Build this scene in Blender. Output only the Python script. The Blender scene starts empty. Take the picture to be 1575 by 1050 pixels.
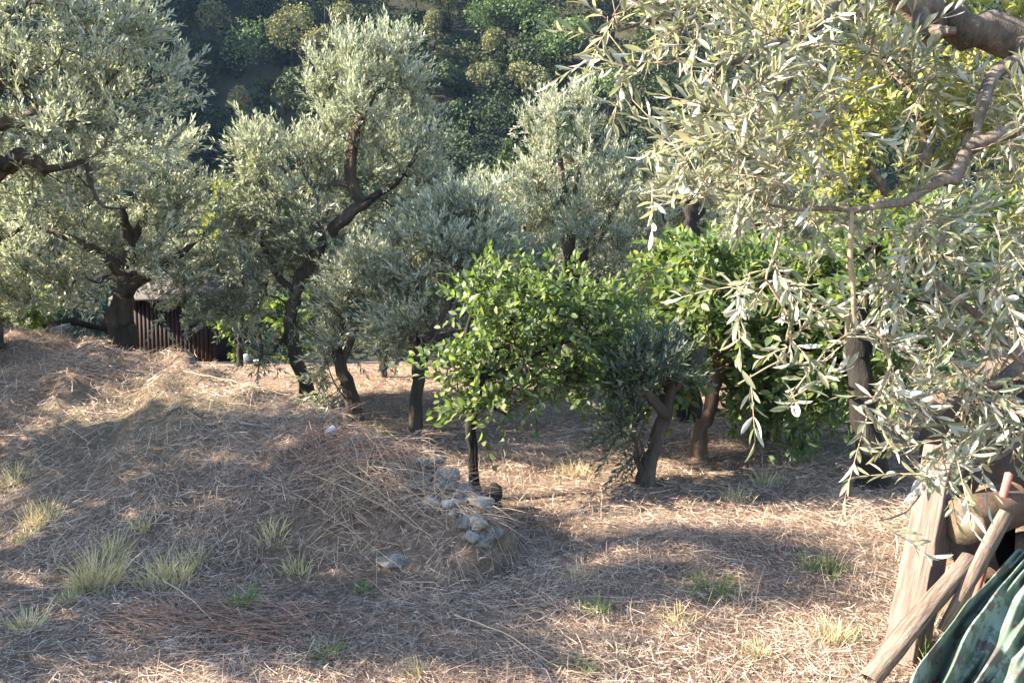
import bpy, bmesh, math, random
import numpy as np
from mathutils import Vector, Matrix
R = math.radians
random.seed(7); rng = np.random.default_rng(7)
S = bpy.context.scene
C = S.collection

# ------------------------------------------------------------------ camera, sky, sun, exposure
FPX = 1300.0; PITCH = R(6.0); CAM = np.array([0.0, 0.0, 1.65])
cam = bpy.data.cameras.new('camera'); cam.sensor_width = 36; cam.lens = 36*FPX/1575
cam.clip_start = 0.05; cam.clip_end = 2000
co = bpy.data.objects.new('camera', cam); C.objects.link(co)
co.location = CAM; co.rotation_euler = (R(90)-PITCH, 0, 0); S.camera = co
SUN = np.array([-0.845, -0.06, 0.53]); SUN = SUN/np.linalg.norm(SUN)
SUN_EL = math.asin(SUN[2]); SUN_AZ = math.atan2(SUN[0], SUN[1])
w = bpy.data.worlds.new('World'); S.world = w; w.use_nodes = True
wn = w.node_tree.nodes; wl = w.node_tree.links
sky = wn.new('ShaderNodeTexSky'); sky.sky_type = 'NISHITA'; sky.sun_disc = False
sky.sun_elevation = SUN_EL; sky.sun_rotation = SUN_AZ; sky.dust_density = 0.6; sky.ozone_density = 1.6
wl.new(sky.outputs[0], wn['Background'].inputs[0]); wn['Background'].inputs[1].default_value = 0.10
sl = bpy.data.lights.new('sun', 'SUN'); sl.energy = 5.0; sl.angle = R(0.5); sl.color = (1.0, 0.86, 0.68)
so = bpy.data.objects.new('sun', sl); C.objects.link(so)
so.rotation_euler = Vector(-SUN).to_track_quat('-Z', 'Y').to_euler(); so.location = (-30, 8, 20)
S.view_settings.view_transform = 'Standard'; S.view_settings.look = 'None'
S.view_settings.gamma = 1.0; S.view_settings.exposure = 2.75; S.view_settings.use_curve_mapping = False
S.cycles.max_bounces = 4; S.cycles.transparent_max_bounces = 4; S.cycles.diffuse_bounces = 2
S.cycles.glossy_bounces = 2; S.cycles.transmission_bounces = 3; S.cycles.volume_bounces = 0

# ------------------------------------------------------------------ helpers
def nrm(a):
    a = np.asarray(a, float); return a/np.maximum(np.linalg.norm(a, axis=-1, keepdims=True), 1e-9)
CP, SP = math.cos(PITCH), math.sin(PITCH)
def ray(px, py):
    u = (px-787.5)/FPX; v = (525-py)/FPX
    return np.array([u, CP+v*SP, -SP+v*CP])
def P(px, py, d):                      # the spot d metres ahead seen in that direction
    r = ray(px, py); return CAM + r*(d/r[1])
def to_px(p):
    q = np.asarray(p) - CAM
    f = q[..., 1]*CP - q[..., 2]*SP; up = q[..., 1]*SP + q[..., 2]*CP
    return 787.5+FPX*q[..., 0]/f, 525-FPX*up/f, f
def mk(name, V, F, m, parent=None, var=None, smooth=False, link=True):
    """one mesh object; F: int array (n,3|4) or list of such arrays; var: one number per face"""
    V = np.asarray(V, np.float32)
    if parent is not None: V = V - np.array(parent.location, np.float32)
    if not isinstance(F, list): F = [F]
    F = [np.asarray(f, np.int32) for f in F if len(f)]
    me = bpy.data.meshes.new(name)
    me.vertices.add(len(V)); me.vertices.foreach_set('co', V.ravel())
    idx = np.concatenate([f.ravel() for f in F]); tot = np.concatenate([np.full(len(f), f.shape[1], np.int32) for f in F])
    st = np.concatenate([[0], np.cumsum(tot)[:-1]]).astype(np.int32)
    me.loops.add(len(idx)); me.loops.foreach_set('vertex_index', idx)
    me.polygons.add(len(tot)); me.polygons.foreach_set('loop_start', st)
    try: me.polygons.foreach_set('loop_total', tot)
    except Exception: pass
    if smooth: me.polygons.foreach_set('use_smooth', np.ones(len(tot), bool))
    if var is not None:
        a = me.attributes.new('var', 'FLOAT', 'FACE'); a.data.foreach_set('value', np.asarray(var, np.float32))
    me.update(calc_edges=True)
    if m is not None: me.materials.append(m)
    o = bpy.data.objects.new(name, me)
    C.objects.link(o)
    if parent is not None: o.parent = parent
    return o
def tag(o, label=None, cat=None, group=None, kind=None):
    if label: o['label'] = label
    if cat: o['category'] = cat
    if group: o['group'] = group
    if kind: o['kind'] = kind
    return o
def thing(name, loc, label, cat, group=None):
    o = bpy.data.objects.new(name, None); C.objects.link(o); o.location = [float(v) for v in loc]
    o.empty_display_size = 0.2
    return tag(o, label, cat, group)
def copy_tree(root, loc, rz=0, sc=1.0, label=None, group=None):
    r = root.copy(); C.objects.link(r); r.location = loc; r.rotation_euler = (0, 0, rz); r.scale = (sc, sc, sc)
    if label: r['label'] = label
    if group: r['group'] = group
    elif 'group' in r: del r['group']
    for ch in list(root.children):
        if ch.name.startswith('leaf'): continue
        c = ch.copy(); C.objects.link(c); c.parent = r
    return r
_k = rng.uniform(0, 6.28, (12, 2)); _d = rng.normal(size=(12, 2)); _d /= np.linalg.norm(_d, axis=1)[:, None]
def fnoise(x, y, s=1.0):
    v = 0
    for i in range(12):
        f = (1+0.55*i)/s; v = v + np.sin((x*_d[i, 0]+y*_d[i, 1])*f + _k[i, 0])/(1+0.4*i)
    return v/3.2

# ------------------------------------------------------------------ materials
class NT:
    def __init__(s, name):
        s.m = bpy.data.materials.new(name); s.m.use_nodes = True
        s.t = s.m.node_tree; s.n = s.t.nodes; s.b = s.n['Principled BSDF']; s.out = s.n['Material Output']
    def add(s, ty, **k):
        n = s.n.new(ty)
        for a, v in k.items(): setattr(n, a, v)
        return n
    def link(s, a, b): s.t.links.new(a, b)
    def noise(s, scale, detail=4, rough=0.6, co='Object', stretch=None):
        tc = s.add('ShaderNodeTexCoord'); nz = s.add('ShaderNodeTexNoise')
        nz.inputs['Scale'].default_value = scale; nz.inputs['Detail'].default_value = detail; nz.inputs['Roughness'].default_value = rough
        src = tc.outputs[co]
        if stretch:
            mp = s.add('ShaderNodeMapping'); mp.inputs['Scale'].default_value = stretch; s.link(src, mp.inputs[0]); src = mp.outputs[0]
        s.link(src, nz.inputs['Vector']); return nz.outputs['Fac']
    def ramp(s, fac, stops):
        r = s.add('ShaderNodeValToRGB'); e = r.color_ramp.elements
        while len(e) < len(stops): e.new(0.5)
        for el, (p, c) in zip(e, stops): el.position = p; el.color = (*c, 1)
        s.link(fac, r.inputs[0]); return r.outputs[0]
    def math(s, op, a, b=None, clamp=False):
        n = s.add('ShaderNodeMath', operation=op, use_clamp=clamp)
        for i, v in enumerate((a, b)):
            if v is None: continue
            if isinstance(v, (int, float)): n.inputs[i].default_value = v
            else: s.link(v, n.inputs[i])
        return n.outputs[0]
    def mix(s, fac, a, b):
        n = s.add('ShaderNodeMix', data_type='RGBA')
        for i, v in ((0, fac), (6, a), (7, b)):
            if isinstance(v, (int, float)): n.inputs[i].default_value = v
            elif isinstance(v, tuple): n.inputs[i].default_value = (*v, 1)
            else: s.link(v, n.inputs[i])
        return n.outputs[2]
    def bump(s, h, strength=0.5, dist=0.02):
        b = s.add('ShaderNodeBump'); b.inputs['Strength'].default_value = strength; b.inputs['Distance'].default_value = dist
        s.link(h, b.inputs['Height']); s.link(b.outputs[0], s.b.inputs['Normal'])
    def attr(s, name='var'):
        a = s.add('ShaderNodeAttribute', attribute_name=name); return a.outputs['Fac']
def leaf_mat(name, stops, under=None, trans=0.3, rough=0.5, tint=(1.25, 1.3, 0.6), spec=0.4):
    t = NT(name)
    oi = t.add('ShaderNodeObjectInfo')
    f = t.math('FRACT', t.math('ADD', t.attr(), oi.outputs['Random']))
    f = t.math('PINGPONG', t.math('MULTIPLY', f, 2.0), 1.0)
    col = t.ramp(f, stops)
    if under:
        g = t.add('ShaderNodeNewGeometry'); col2 = t.mix(g.outputs['Backfacing'], col, under)
    else: col2 = col
    t.link(col2, t.b.inputs['Base Color']); t.b.inputs['Roughness'].default_value = rough
    t.b.inputs['Specular IOR Level'].default_value = spec
    tr = t.add('ShaderNodeBsdfTranslucent'); mul = t.add('ShaderNodeMix', data_type='RGBA', blend_type='MULTIPLY')
    mul.inputs[0].default_value = 1; t.link(col, mul.inputs[6]); mul.inputs[7].default_value = (*tint, 1)
    t.link(mul.outputs[2], tr.inputs[0])
    ms = t.add('ShaderNodeMixShader'); ms.inputs[0].default_value = trans
    t.link(t.b.outputs[0], ms.inputs[1]); t.link(tr.outputs[0], ms.inputs[2]); t.link(ms.outputs[0], t.out.inputs[0])
    return t.m
def plain_mat(name, stops, scale=8, rough=0.85, bump=0.4, dist=0.01, stretch=None, detail=5, bscale=None, spec=0.3):
    t = NT(name)
    n = t.noise(scale, detail, 0.65, stretch=stretch); t.link(t.ramp(n, stops), t.b.inputs['Base Color'])
    t.b.inputs['Roughness'].default_value = rough; t.b.inputs['Specular IOR Level'].default_value = spec
    nb = t.noise(bscale or scale*2.5, 6, 0.7, stretch=stretch); t.bump(nb, bump, dist)
    return t.m
M = {}
M['olive'] = leaf_mat('olive_leaf', [(0, (.14, .16, .105)), (.5, (.215, .24, .17)), (.85, (.295, .315, .235)), (1, (.39, .38, .28))], under=(.50, .52, .44), trans=.42, rough=.38, tint=(1.3, 1.35, 1.05), spec=.5)
M['olive_shaded'] = leaf_mat('shaded_olive_leaf', [(0, (.03, .05, .033)), (.6, (.055, .078, .05)), (1, (.10, .12, .07))], under=(.13, .155, .125), trans=.25, rough=.45, tint=(1.3, 1.4, .9))  # olive leaf with the low tree's shade put into its colour
M['olive_near'] = leaf_mat('olive_leaf_close', [(0, (.12, .14, .085)), (.5, (.185, .20, .135)), (.85, (.25, .26, .185)), (1, (.36, .32, .21))], under=(.43, .43, .37), trans=.42, rough=.42, tint=(1.4, 1.42, .95), spec=.5)
M['plum'] = leaf_mat('broad_leaf', [(0, (.055, .09, .035)), (.5, (.10, .14, .058)), (.8, (.165, .205, .08)), (1, (.33, .31, .13))], under=(.13, .18, .08), trans=.48, rough=.55, tint=(1.5, 1.6, .6), spec=.5)
M['walnut'] = leaf_mat('deep_green_leaf', [(0, (.045, .082, .032)), (.6, (.078, .12, .048)), (1, (.19, .215, .08))], under=(.10, .15, .07), trans=.42, rough=.45, tint=(1.5, 1.6, .6))
M['yellow'] = leaf_mat('yellow_green_leaf', [(0, (.12, .145, .065)), (.6, (.19, .21, .095)), (1, (.31, .30, .15))], trans=.45, rough=.5, tint=(1.6, 1.6, .5))
M['conifer'] = leaf_mat('conifer_needle', [(0, (.04, .075, .025)), (1, (.09, .13, .04))], trans=.15, rough=.6)
M['wood'] = leaf_mat('shaded_woodland_leaf', [(0, (.010, .019, .011)), (.45, (.018, .031, .014)), (.8, (.034, .050, .02)), (1, (.06, .076, .03))], trans=.1, rough=.7, spec=.15)  # leaf colour darkened to stand in for shade on the slope
def far_leaf(name, a, b): return leaf_mat(name, [(0, a), (1, b)], trans=.2, rough=.7, spec=.15)  # lighter than the woodland leaf: sunlit look of the crowns put into the colour
M['far_olive'] = far_leaf('far_grey_olive_leaf', (.09, .10, .05), (.16, .165, .08))
M['far_green'] = far_leaf('far_green_leaf', (.055, .09, .036), (.10, .145, .055))
M['far_dark'] = far_leaf('far_dark_leaf', (.035, .06, .027), (.065, .09, .037))
M['far_tan'] = far_leaf('far_tan_leaf', (.12, .12, .055), (.19, .175, .08))
M['bark'] = plain_mat('olive_bark', [(.25, (.025, .02, .016)), (.55, (.075, .06, .047)), (.8, (.16, .13, .10))], 9, .95, .9, .03, (1, 1, .25))
M['bark_dark'] = plain_mat('dark_shaded_bark', [(.3, (.008, .007, .006)), (.7, (.028, .023, .02))], 9, .95, .8, .03, (1, 1, .3))  # dark bark; its blackness also stands in for shade on the walnut trunk
M['bark_pale'] = plain_mat('pale_bark', [(.28, (.05, .04, .033)), (.5, (.18, .145, .115)), (.75, (.37, .305, .25))], 18, .95, 1.0, .04, (1, 1, .5))
M['bark_red'] = plain_mat('reddish_bark', [(.25, (.05, .033, .024)), (.6, (.12, .082, .06)), (.85, (.20, .145, .11))], 12, .9, .8, .02, (1, 1, .3))
M['twig'] = plain_mat('twig_bark', [(.3, (.15, .11, .075)), (.7, (.30, .23, .16))], 30, .85, .2, .003)
M['stone'] = plain_mat('grey_stone', [(.25, (.05, .045, .038)), (.5, (.15, .14, .125)), (.75, (.29, .28, .265))], 16, .9, .7, .02)
M['stone_pale'] = plain_mat('pale_stone', [(.25, (.16, .15, .14)), (.55, (.34, .33, .32)), (.8, (.46, .45, .44))], 13, .85, .5, .01)
M['plank'] = plain_mat('weathered_timber', [(.28, (.04, .028, .024)), (.48, (.11, .081, .068)), (.72, (.19, .144, .124))], 12, .9, .8, .006, (5, 5, .35))
M['pole'] = plain_mat('weathered_pole', [(.3, (.04, .03, .024)), (.5, (.12, .09, .072)), (.72, (.25, .195, .16))], 14, .9, .9, .008, (5, 5, .5))
M['log_bark'] = plain_mat('log_bark', [(.3, (.05, .03, .02)), (.7, (.14, .085, .05))], 10, .95, .8, .02)
M['log_end'] = plain_mat('sawn_log_end', [(.3, (.035, .025, .017)), (.5, (.09, .065, .042)), (.75, (.18, .14, .095))], 14, .9, .6, .008)
M['red'] = plain_mat('faded_red_paint', [(.3, (.25, .07, .06)), (.8, (.45, .17, .14))], 20, .7, .3, .004)
M['shed'] = plain_mat('shaded_brown_boards', [(.3, (.006, .0023, .002)), (.7, (.013, .005, .004))], 6, .8, .3, .01, (1, 1, .2))  # brown boards, shade on the shed wall put into the colour
M['roof'] = plain_mat('shaded_sheet_roof', [(.3, (.035, .03, .03)), (.7, (.065, .055, .054))], 5, .8, .3, .01)  # grey roof sheet darkened in colour as if it lay in shade
M['black'] = plain_mat('black_plastic', [(.3, (.003, .003, .0035)), (.8, (.007, .007, .008))], 4, 1.0, .4, .03, spec=0)
M['white'] = plain_mat('white_plastic', [(.3, (.55, .58, .64)), (.8, (.75, .77, .80))], 10, .5, .4, .02, spec=.5)
t = NT('camouflage_cloth')
a = t.noise(11, 4, .6); b = t.noise(13, 4, .6)
c1 = t.mix(t.ramp(a, [(.50, (0, 0, 0)), (.54, (1, 1, 1))]), (.125, .175, .147), (.06, .092, .07))
c1 = t.mix(t.ramp(b, [(.56, (0, 0, 0)), (.59, (1, 1, 1))]), c1, (.07, .06, .055))
t.link(c1, t.b.inputs['Base Color']); t.b.inputs['Roughness'].default_value = .75; t.bump(t.noise(160, 2), .25, .003); M['camo'] = t.m
def straw_mat(name, stops, trans=.15):
    t = NT(name)
    f = t.math('ADD', t.math('MULTIPLY', t.attr(), .62), t.math('MULTIPLY', t.noise(.9, 4, .6), .42), True)
    col = t.ramp(f, stops); t.link(col, t.b.inputs['Base Color']); t.b.inputs['Roughness'].default_value = .6
    tr = t.add('ShaderNodeBsdfTranslucent'); t.link(col, tr.inputs[0]); ms = t.add('ShaderNodeMixShader'); ms.inputs[0].default_value = trans
    t.link(t.b.outputs[0], ms.inputs[1]); t.link(tr.outputs[0], ms.inputs[2]); t.link(ms.outputs[0], t.out.inputs[0]); return t.m
M['straw'] = straw_mat('dry_straw', [(.12, (.085, .058, .045)), (.35, (.245, .17, .13)), (.6, (.42, .315, .24)), (.85, (.60, .48, .365))])
M['litter'] = straw_mat('leaf_litter', [(.1, (.05, .035, .026)), (.4, (.17, .125, .095)), (.7, (.33, .27, .21)), (1, (.52, .46, .38))], .05)
M['tuft'] = straw_mat('half_dry_grass', [(.1, (.20, .20, .07)), (.35, (.38, .34, .15)), (.65, (.54, .46, .27)), (1, (.65, .56, .37))], .3)
M['green_tuft'] = straw_mat('green_grass', [(.1, (.06, .12, .025)), (.6, (.13, .21, .05)), (1, (.26, .28, .09))], .35)
t = NT('dry_soil')
n1 = t.noise(1.1, 6, .6); n2 = t.noise(22, 6, .75); n3 = t.noise(.45, 3, .5)
base = t.ramp(n2, [(.25, (.07, .05, .037)), (.5, (.18, .128, .095)), (.75, (.33, .245, .185))])
base = t.mix(t.ramp(n1, [(.42, (0, 0, 0)), (.68, (1, 1, 1))]), base, t.ramp(n2, [(.3, (.16, .115, .085)), (.7, (.40, .305, .225))]))
base = t.mix(t.ramp(n3, [(.56, (0, 0, 0)), (.78, (.4, .4, .4))]), base, (.13, .15, .055))
t.link(base, t.b.inputs['Base Color']); t.b.inputs['Roughness'].default_value = 1; t.b.inputs['Specular IOR Level'].default_value = .1
t.bump(t.noise(45, 8, .8), .9, .05); M['soil'] = t.m
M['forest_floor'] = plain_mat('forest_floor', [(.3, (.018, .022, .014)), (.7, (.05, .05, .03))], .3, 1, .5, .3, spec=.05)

# ------------------------------------------------------------------ terrain
RIDGE = np.array([[-0.10, 4.35], [-0.56, 4.90], [-0.95, 5.32], [-2.4, 6.75], [-5.3, 8.7], [-14, 13.5], [-40, 26]])
RH = np.array([.31, .49, .55, .75, .90, 1.1, 1.3])
RA = np.concatenate([[0], np.cumsum(np.hypot(*np.diff(RIDGE, axis=0).T))])
def sstep(u): u = np.clip(u, 0, 1); return u*u*(3-2*u)
def hz(x, y):
    x = np.asarray(x, float); y = np.asarray(y, float)
    z = np.interp(y, [-60, 11, 14, 20, 30, 60, 75, 90, 120, 200, 420], [0, 0, -.2, -.9, -3.5, -13, -15, -8, 14, 86, 180])
    far = sstep((y-70)/40)
    z = z + far*(5*np.sin(x/23+1.0)+3*np.sin(x/9+y/30))
    z = z + sstep((y-62)/25)*88*np.exp(-((x+165)/48)**2)      # unseen spur left of the view, added to shade the hillside
    z = z + (1-far)*.045*fnoise(x, y, 1.3)*sstep((y+5)/5)
    z = z + .55*sstep((x-1.6)/1.2)*sstep((y-8.6)/.7)*(1-far)
    bd = np.full(z.shape, 1e9); bz = np.zeros(z.shape)
    for i in range(len(RIDGE)-1):
        a, b = RIDGE[i], RIDGE[i+1]; ab = b-a; L = np.hypot(*ab); n = np.array([ab[1], -ab[0]])/L
        if n[1] > 0: n = -n
        u = np.clip(((x-a[0])*ab[0]+(y-a[1])*ab[1])/L**2, 0, 1)
        dx = x-a[0]-u*ab[0]; dy = y-a[1]-u*ab[1]; d = np.hypot(dx, dy)
        c = (dx*n[0]+dy*n[1])/np.maximum(d, 1e-6)
        wid = np.where(c < 0, .20, .10+(.55+1.05*np.minimum(RA[i]+(RA[i+1]-RA[i])*u, 3.6))*np.clip(c, 0, 1)**2)
        h = (RH[i]+(RH[i+1]-RH[i])*u)*(1-sstep(d/wid))
        m = d < bd; bd = np.where(m, d, bd); bz = np.where(m, h, bz)
    return z + (bz*(1+.16*fnoise(x*4+2, y*4, 1.0)))*(1-far)
def G(px, py):                          # where the ground lies in that direction
    r = ray(px, py); ts = np.concatenate([np.arange(1.5, 16, .02), np.arange(16, 400, .4)])/r[1]
    q = CAM + r*ts[:, None]; below = np.nonzero(q[:, 2] < hz(q[:, 0], q[:, 1]))[0]
    p = q[below[0]] if len(below) else q[-1]; p[2] = hz(p[0], p[1]); return p
def sheet(name, xs, ys, m, relief=0.0):
    X, Y = np.meshgrid(xs, ys); Z = hz(X, Y)
    if relief: Z = Z + relief*fnoise(X*9, Y*9, 1.0)*np.exp(-((Y-4)/9)**2)
    V = np.stack([X, Y, Z], -1).reshape(-1, 3); nx, ny = len(xs), len(ys)
    i = np.arange((ny-1)*(nx-1)); q = i//(nx-1)*nx + i % (nx-1)
    return tag(mk(name, V, np.stack([q, q+1, q+nx+1, q+nx], -1), m, smooth=True), kind='structure')
xs = np.concatenate([np.arange(-260, -40, 10), np.arange(-40, -9, 1.), np.arange(-9, 7, .07), np.arange(7, 40, 1.), np.arange(40, 261, 10)])
ys = np.concatenate([np.arange(-60, 0, 6), np.arange(0, 2, .25), np.arange(2, 13, .07), np.arange(13, 24, .5), np.arange(24, 61, 2)])
sheet('ground', xs, ys, M['soil'], .012)
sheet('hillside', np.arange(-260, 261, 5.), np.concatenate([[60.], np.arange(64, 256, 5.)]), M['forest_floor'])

# ------------------------------------------------------------------ tubes, skeletons, leaves
def tubes(paths, sides=6, rough=0.0):
    """paths: list of (points, radii) -> vertices, quads"""
    VV, FF, off = [], [], 0
    ang = np.arange(sides)*2*math.pi/sides; ca, sa = np.cos(ang), np.sin(ang)
    for pts, rad in paths:
        n = len(pts)
        if n < 2: continue
        T = np.empty_like(pts); T[1:-1] = pts[2:]-pts[:-2]; T[0] = pts[1]-pts[0]; T[-1] = pts[-1]-pts[-2]; T = nrm(T)
        ref = np.array([0, 0, 1.]) if abs(T[0, 2]) < .8 else np.array([1., 0, 0])
        A = nrm(np.cross(T, ref))
        if n > 3:
            a_ = A[0]
            for q_ in range(1, n):
                a_ = a_-T[q_]*(a_@T[q_]); a_ = a_/max(1e-9, math.sqrt(a_@a_)); A[q_] = a_
        B = np.cross(T, A)
        r = np.asarray(rad)[:, None]*np.ones((1, sides))
        if rough:
            q = rng.normal(size=(n+4, sides)); q = (q[:-4]+2*q[1:-3]+3*q[2:-2]+2*q[3:-1]+q[4:])/4.4
            r = r*(1+rough*.32*q+rough*.45*np.sin(ang*3+np.arange(n)[:, None]*.09+rng.random()*6))
        v = pts[:, None]+(A[:, None]*ca[:, None]+B[:, None]*sa[:, None])*r[..., None]
        VV.append(v.reshape(-1, 3))
        i = np.arange(n-1)[:, None]*sides+off; j = np.arange(sides); k = (j+1) % sides
        FF.append(np.stack([i+j, i+k, i+sides+k, i+sides+j], -1).reshape(-1, 4))
        off += n*sides
        VV.append(pts[-1:]+T[-1:]*float(np.min(rad))*.5)      # rounded cap
        e = off-sides
        FF.append(np.stack([e+j, e+k, np.full(sides, off), np.full(sides, off)], -1)[:, :4]); off += 1
    return np.concatenate(VV), np.concatenate(FF)
def fix_caps(F):                         # quads with a doubled corner become triangles
    d = F[:, 2] == F[:, 3]; return [F[~d], F[d][:, :3]]
def catmull(p, step):
    p = np.asarray(p, float)
    if len(p) < 3: n = max(2, int(np.linalg.norm(p[-1, :3]-p[0, :3])/step)+1); return p[0]+(p[-1]-p[0])*np.linspace(0, 1, n)[:, None]
    q = np.vstack([2*p[0]-p[1], p, 2*p[-1]-p[-2]]); out = []
    for i in range(1, len(q)-2):
        n = max(2, int(np.linalg.norm(q[i+1, :3]-q[i, :3])/step)); u = np.linspace(0, 1, n, endpoint=False)[:, None]
        out.append(.5*((2*q[i])+(-q[i-1]+q[i+1])*u+(2*q[i-1]-5*q[i]+4*q[i+1]-q[i+2])*u*u+(-q[i-1]+3*q[i]-3*q[i+1]+q[i+2])*u**3))
    out.append(q[-2:-1]); return np.vstack(out)
class Skel:
    def __init__(s): s.p = []; s.par = []; s.r = []; s.main = []
    def limb(s, pts, step=.07, jit=.012):
        """pts: (x,y,z,radius); starts at the nearest existing node when there is one"""
        c = catmull(pts, step); j = rng.normal(0, jit, (len(c), 3)); j[0] = 0; c[:, :3] += j
        prev = -1
        if s.p:
            d = np.linalg.norm(np.array(s.p)-c[0, :3], axis=1); prev = int(np.argmin(d))
        for q in c:
            s.p.append(q[:3].copy()); s.par.append(prev); s.r.append(float(max(q[3], .002))); s.main.append(True); prev = len(s.p)-1
    def grow(s, targets, step=.1, wander=.03, lift=.25, rmin=0.0):
        tg = np.asarray(targets); base = np.array(s.p)
        d0 = np.linalg.norm(tg[:, None]-base[None], axis=2).min(1) if len(base)*len(tg) < 4e6 else np.zeros(len(tg))
        P_ = np.zeros((200000, 3)); n = len(base); P_[:n] = base
        ok = np.array([m and (r < 1e9) for m, r in zip(s.main, s.r)]); z0 = base[:, 2].min(); zt = tg[:, 2].min()
        pen = np.zeros(200000); pen[:n] = np.where(base[:, 2] < z0+.55*(zt-z0), .8, 0)
        for t in tg[np.argsort(d0)]:
            dv = t-P_[:n]; d = np.linalg.norm(dv, axis=1)
            cost = d + pen[:n] - lift*dv[:, 2]/np.maximum(d, .05)*.3
            j = int(np.argmin(cost)); L = d[j]
            if L < .06: continue
            m = max(2, int(L/step)); u = np.linspace(0, 1, m+1)[1:, None]
            a = P_[j]; pd = nrm(a-P_[s.par[j]]) if s.par[j] >= 0 else np.array([0, 0, 1.])
            mid = a+.5*(t-a)+pd*L*.18+rng.normal(0, .06*L+.005, 3)
            c = (1-u)**2*a+2*u*(1-u)*mid+u*u*t+rng.normal(0, wander*min(L, .5), (m, 3))
            prev = j
            for q in c:
                P_[n] = q; s.p.append(q); s.par.append(prev); s.r.append(rmin); s.main.append(False); prev = n; n += 1
    def weights(s):
        n = len(s.p); w = np.zeros(n); par = s.par; has = np.zeros(n, bool)
        for i in range(n):
            if par[i] >= 0: has[par[i]] = True
        for i in range(n-1, -1, -1):
            if not has[i]: w[i] += 1
            if par[i] >= 0: w[par[i]] += w[i]
        return w, has
    def paths(s, tip=.0035, power=.5, split=.022):
        w, has = s.weights(); n = len(s.p); pos = np.array(s.p)
        rad = tip*w**power; main = np.array(s.main); rad = np.where(main, np.array(s.r), rad)
        for i in range(n):                     # never thicker than what carries it
            q = s.par[i]
            if q >= 0 and not main[i]: rad[i] = min(rad[i], rad[q]*.92)
        kids = [[] for _ in range(n)]
        for i in range(n):
            if s.par[i] >= 0: kids[s.par[i]].append(i)
        thick, thin = [], []
        starts = [(i, -1) for i in range(n) if s.par[i] < 0]
        while starts:
            i, q = starts.pop(); ids = [] if q < 0 else [q]
            r0 = None
            while True:
                ids.append(i); ch = kids[i]
                if not ch: break
                ch = sorted(ch, key=lambda k: -(rad[k]+(1 if main[k] else 0)*.001*rad[k]))
                for k in ch[1:]: starts.append((k, i))
                i = ch[0]
            r = rad[ids].copy()
            if q >= 0: r[0] = min(r[0], r[1]*1.15)
            (thick if r.max() > split else thin).append((pos[ids], r))
        return thick, thin, pos, w, main & (rad > .0046)
def ellipsoid_pts(blobs, n, shell=.5):
    vol = np.array([b[3]*b[4]*b[5] for b in blobs])**.8; cnt = np.maximum(1, (vol/vol.sum()*n).astype(int)); out = []
    for b, k in zip(blobs, cnt):
        d = nrm(rng.normal(size=(k, 3))); r = rng.random(k)**(1/3); r = r*(1-shell)+shell*(.55+.45*r)
        out.append(np.array(b[:3])+d*r[:, None]*np.array(b[3:6]))
    return np.concatenate(out)
def blob(px, py, d, rx, ry, rd):        # a mass of foliage: where it stands and its half sizes in metres
    c = P(px, py, d); k = d/FPX; return (c[0], c[1], c[2], rx*k, rd, ry*k)
TPL = {
 'thin': (np.array([[0, 0, 0], [.5, .5, -.05], [0, 1, 0], [-.5, .5, -.05]]), np.array([[0, 1, 2], [0, 2, 3]])),
 'oval': (np.array([[0, 0, 0], [.42, .28, .09], [.45, .62, .09], [0, 1, -.06], [-.45, .62, .09], [-.42, .28, .09], [0, .5, 0]]),
          np.array([[0, 1, 6], [1, 2, 6], [2, 3, 6], [3, 4, 6], [4, 5, 6], [5, 0, 6]])),
 'close': (np.array([[0, 0, 0], [.16, .1, .02], [.42, .33, .06], [.5, .58, .05], [.3, .84, .0], [0, 1, -.06], [-.3, .84, 0], [-.5, .58, .05], [-.42, .33, .06], [-.16, .1, .02],
                     [0, .33, .0], [0, .6, -.01], [0, .84, -.03]]),
          np.array([[0, 1, 10], [1, 2, 10], [2, 3, 11], [2, 11, 10], [3, 4, 12], [3, 12, 11], [4, 5, 12], [5, 6, 12], [6, 7, 12], [7, 11, 12], [7, 8, 11], [8, 10, 11], [8, 9, 10], [9, 0, 10]]))}
def leaf_cloud(pos, ydir, nor, length, width, tpl):
    """-> vertices (n,k,3), faces for n leaves"""
    V, F = TPL[tpl]; y = nrm(ydir); x = nrm(np.cross(y, nor)); z = np.cross(x, y)
    L = length[:, None, None]; Wd = width[:, None, None]
    v = pos[:, None]+x[:, None]*V[None, :, :1]*Wd+y[:, None]*V[None, :, 1:2]*L+z[:, None]*V[None, :, 2:]*L
    f = F[None]+(np.arange(len(pos))*len(V))[:, None, None]
    return v.reshape(-1, 3), f.reshape(-1, 3), (x, y, z)
def shoots(pos, w, main, n, center, up, out, rnd, length, maxw=6, droop=.25, keep=None):
    cand = np.nonzero((~main) & (w <= maxw*3))[0]; cand = cand[(w[cand] <= maxw) | (rng.random(len(cand)) < .35)]
    if keep is not None: cand = cand[keep(pos[cand])]
    pr = 1/np.sqrt(w[cand]); b = rng.choice(cand, n, p=pr/pr.sum())
    base = pos[b]+rng.normal(0, .012, (n, 3))
    d = nrm(out*nrm(base-center)*rng.uniform(.5, 1.3, (n, 1))+np.array([0, 0, up])+rnd*rng.normal(size=(n, 3)))
    L = rng.uniform(length[0], length[1], n)
    return base, d, L
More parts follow.
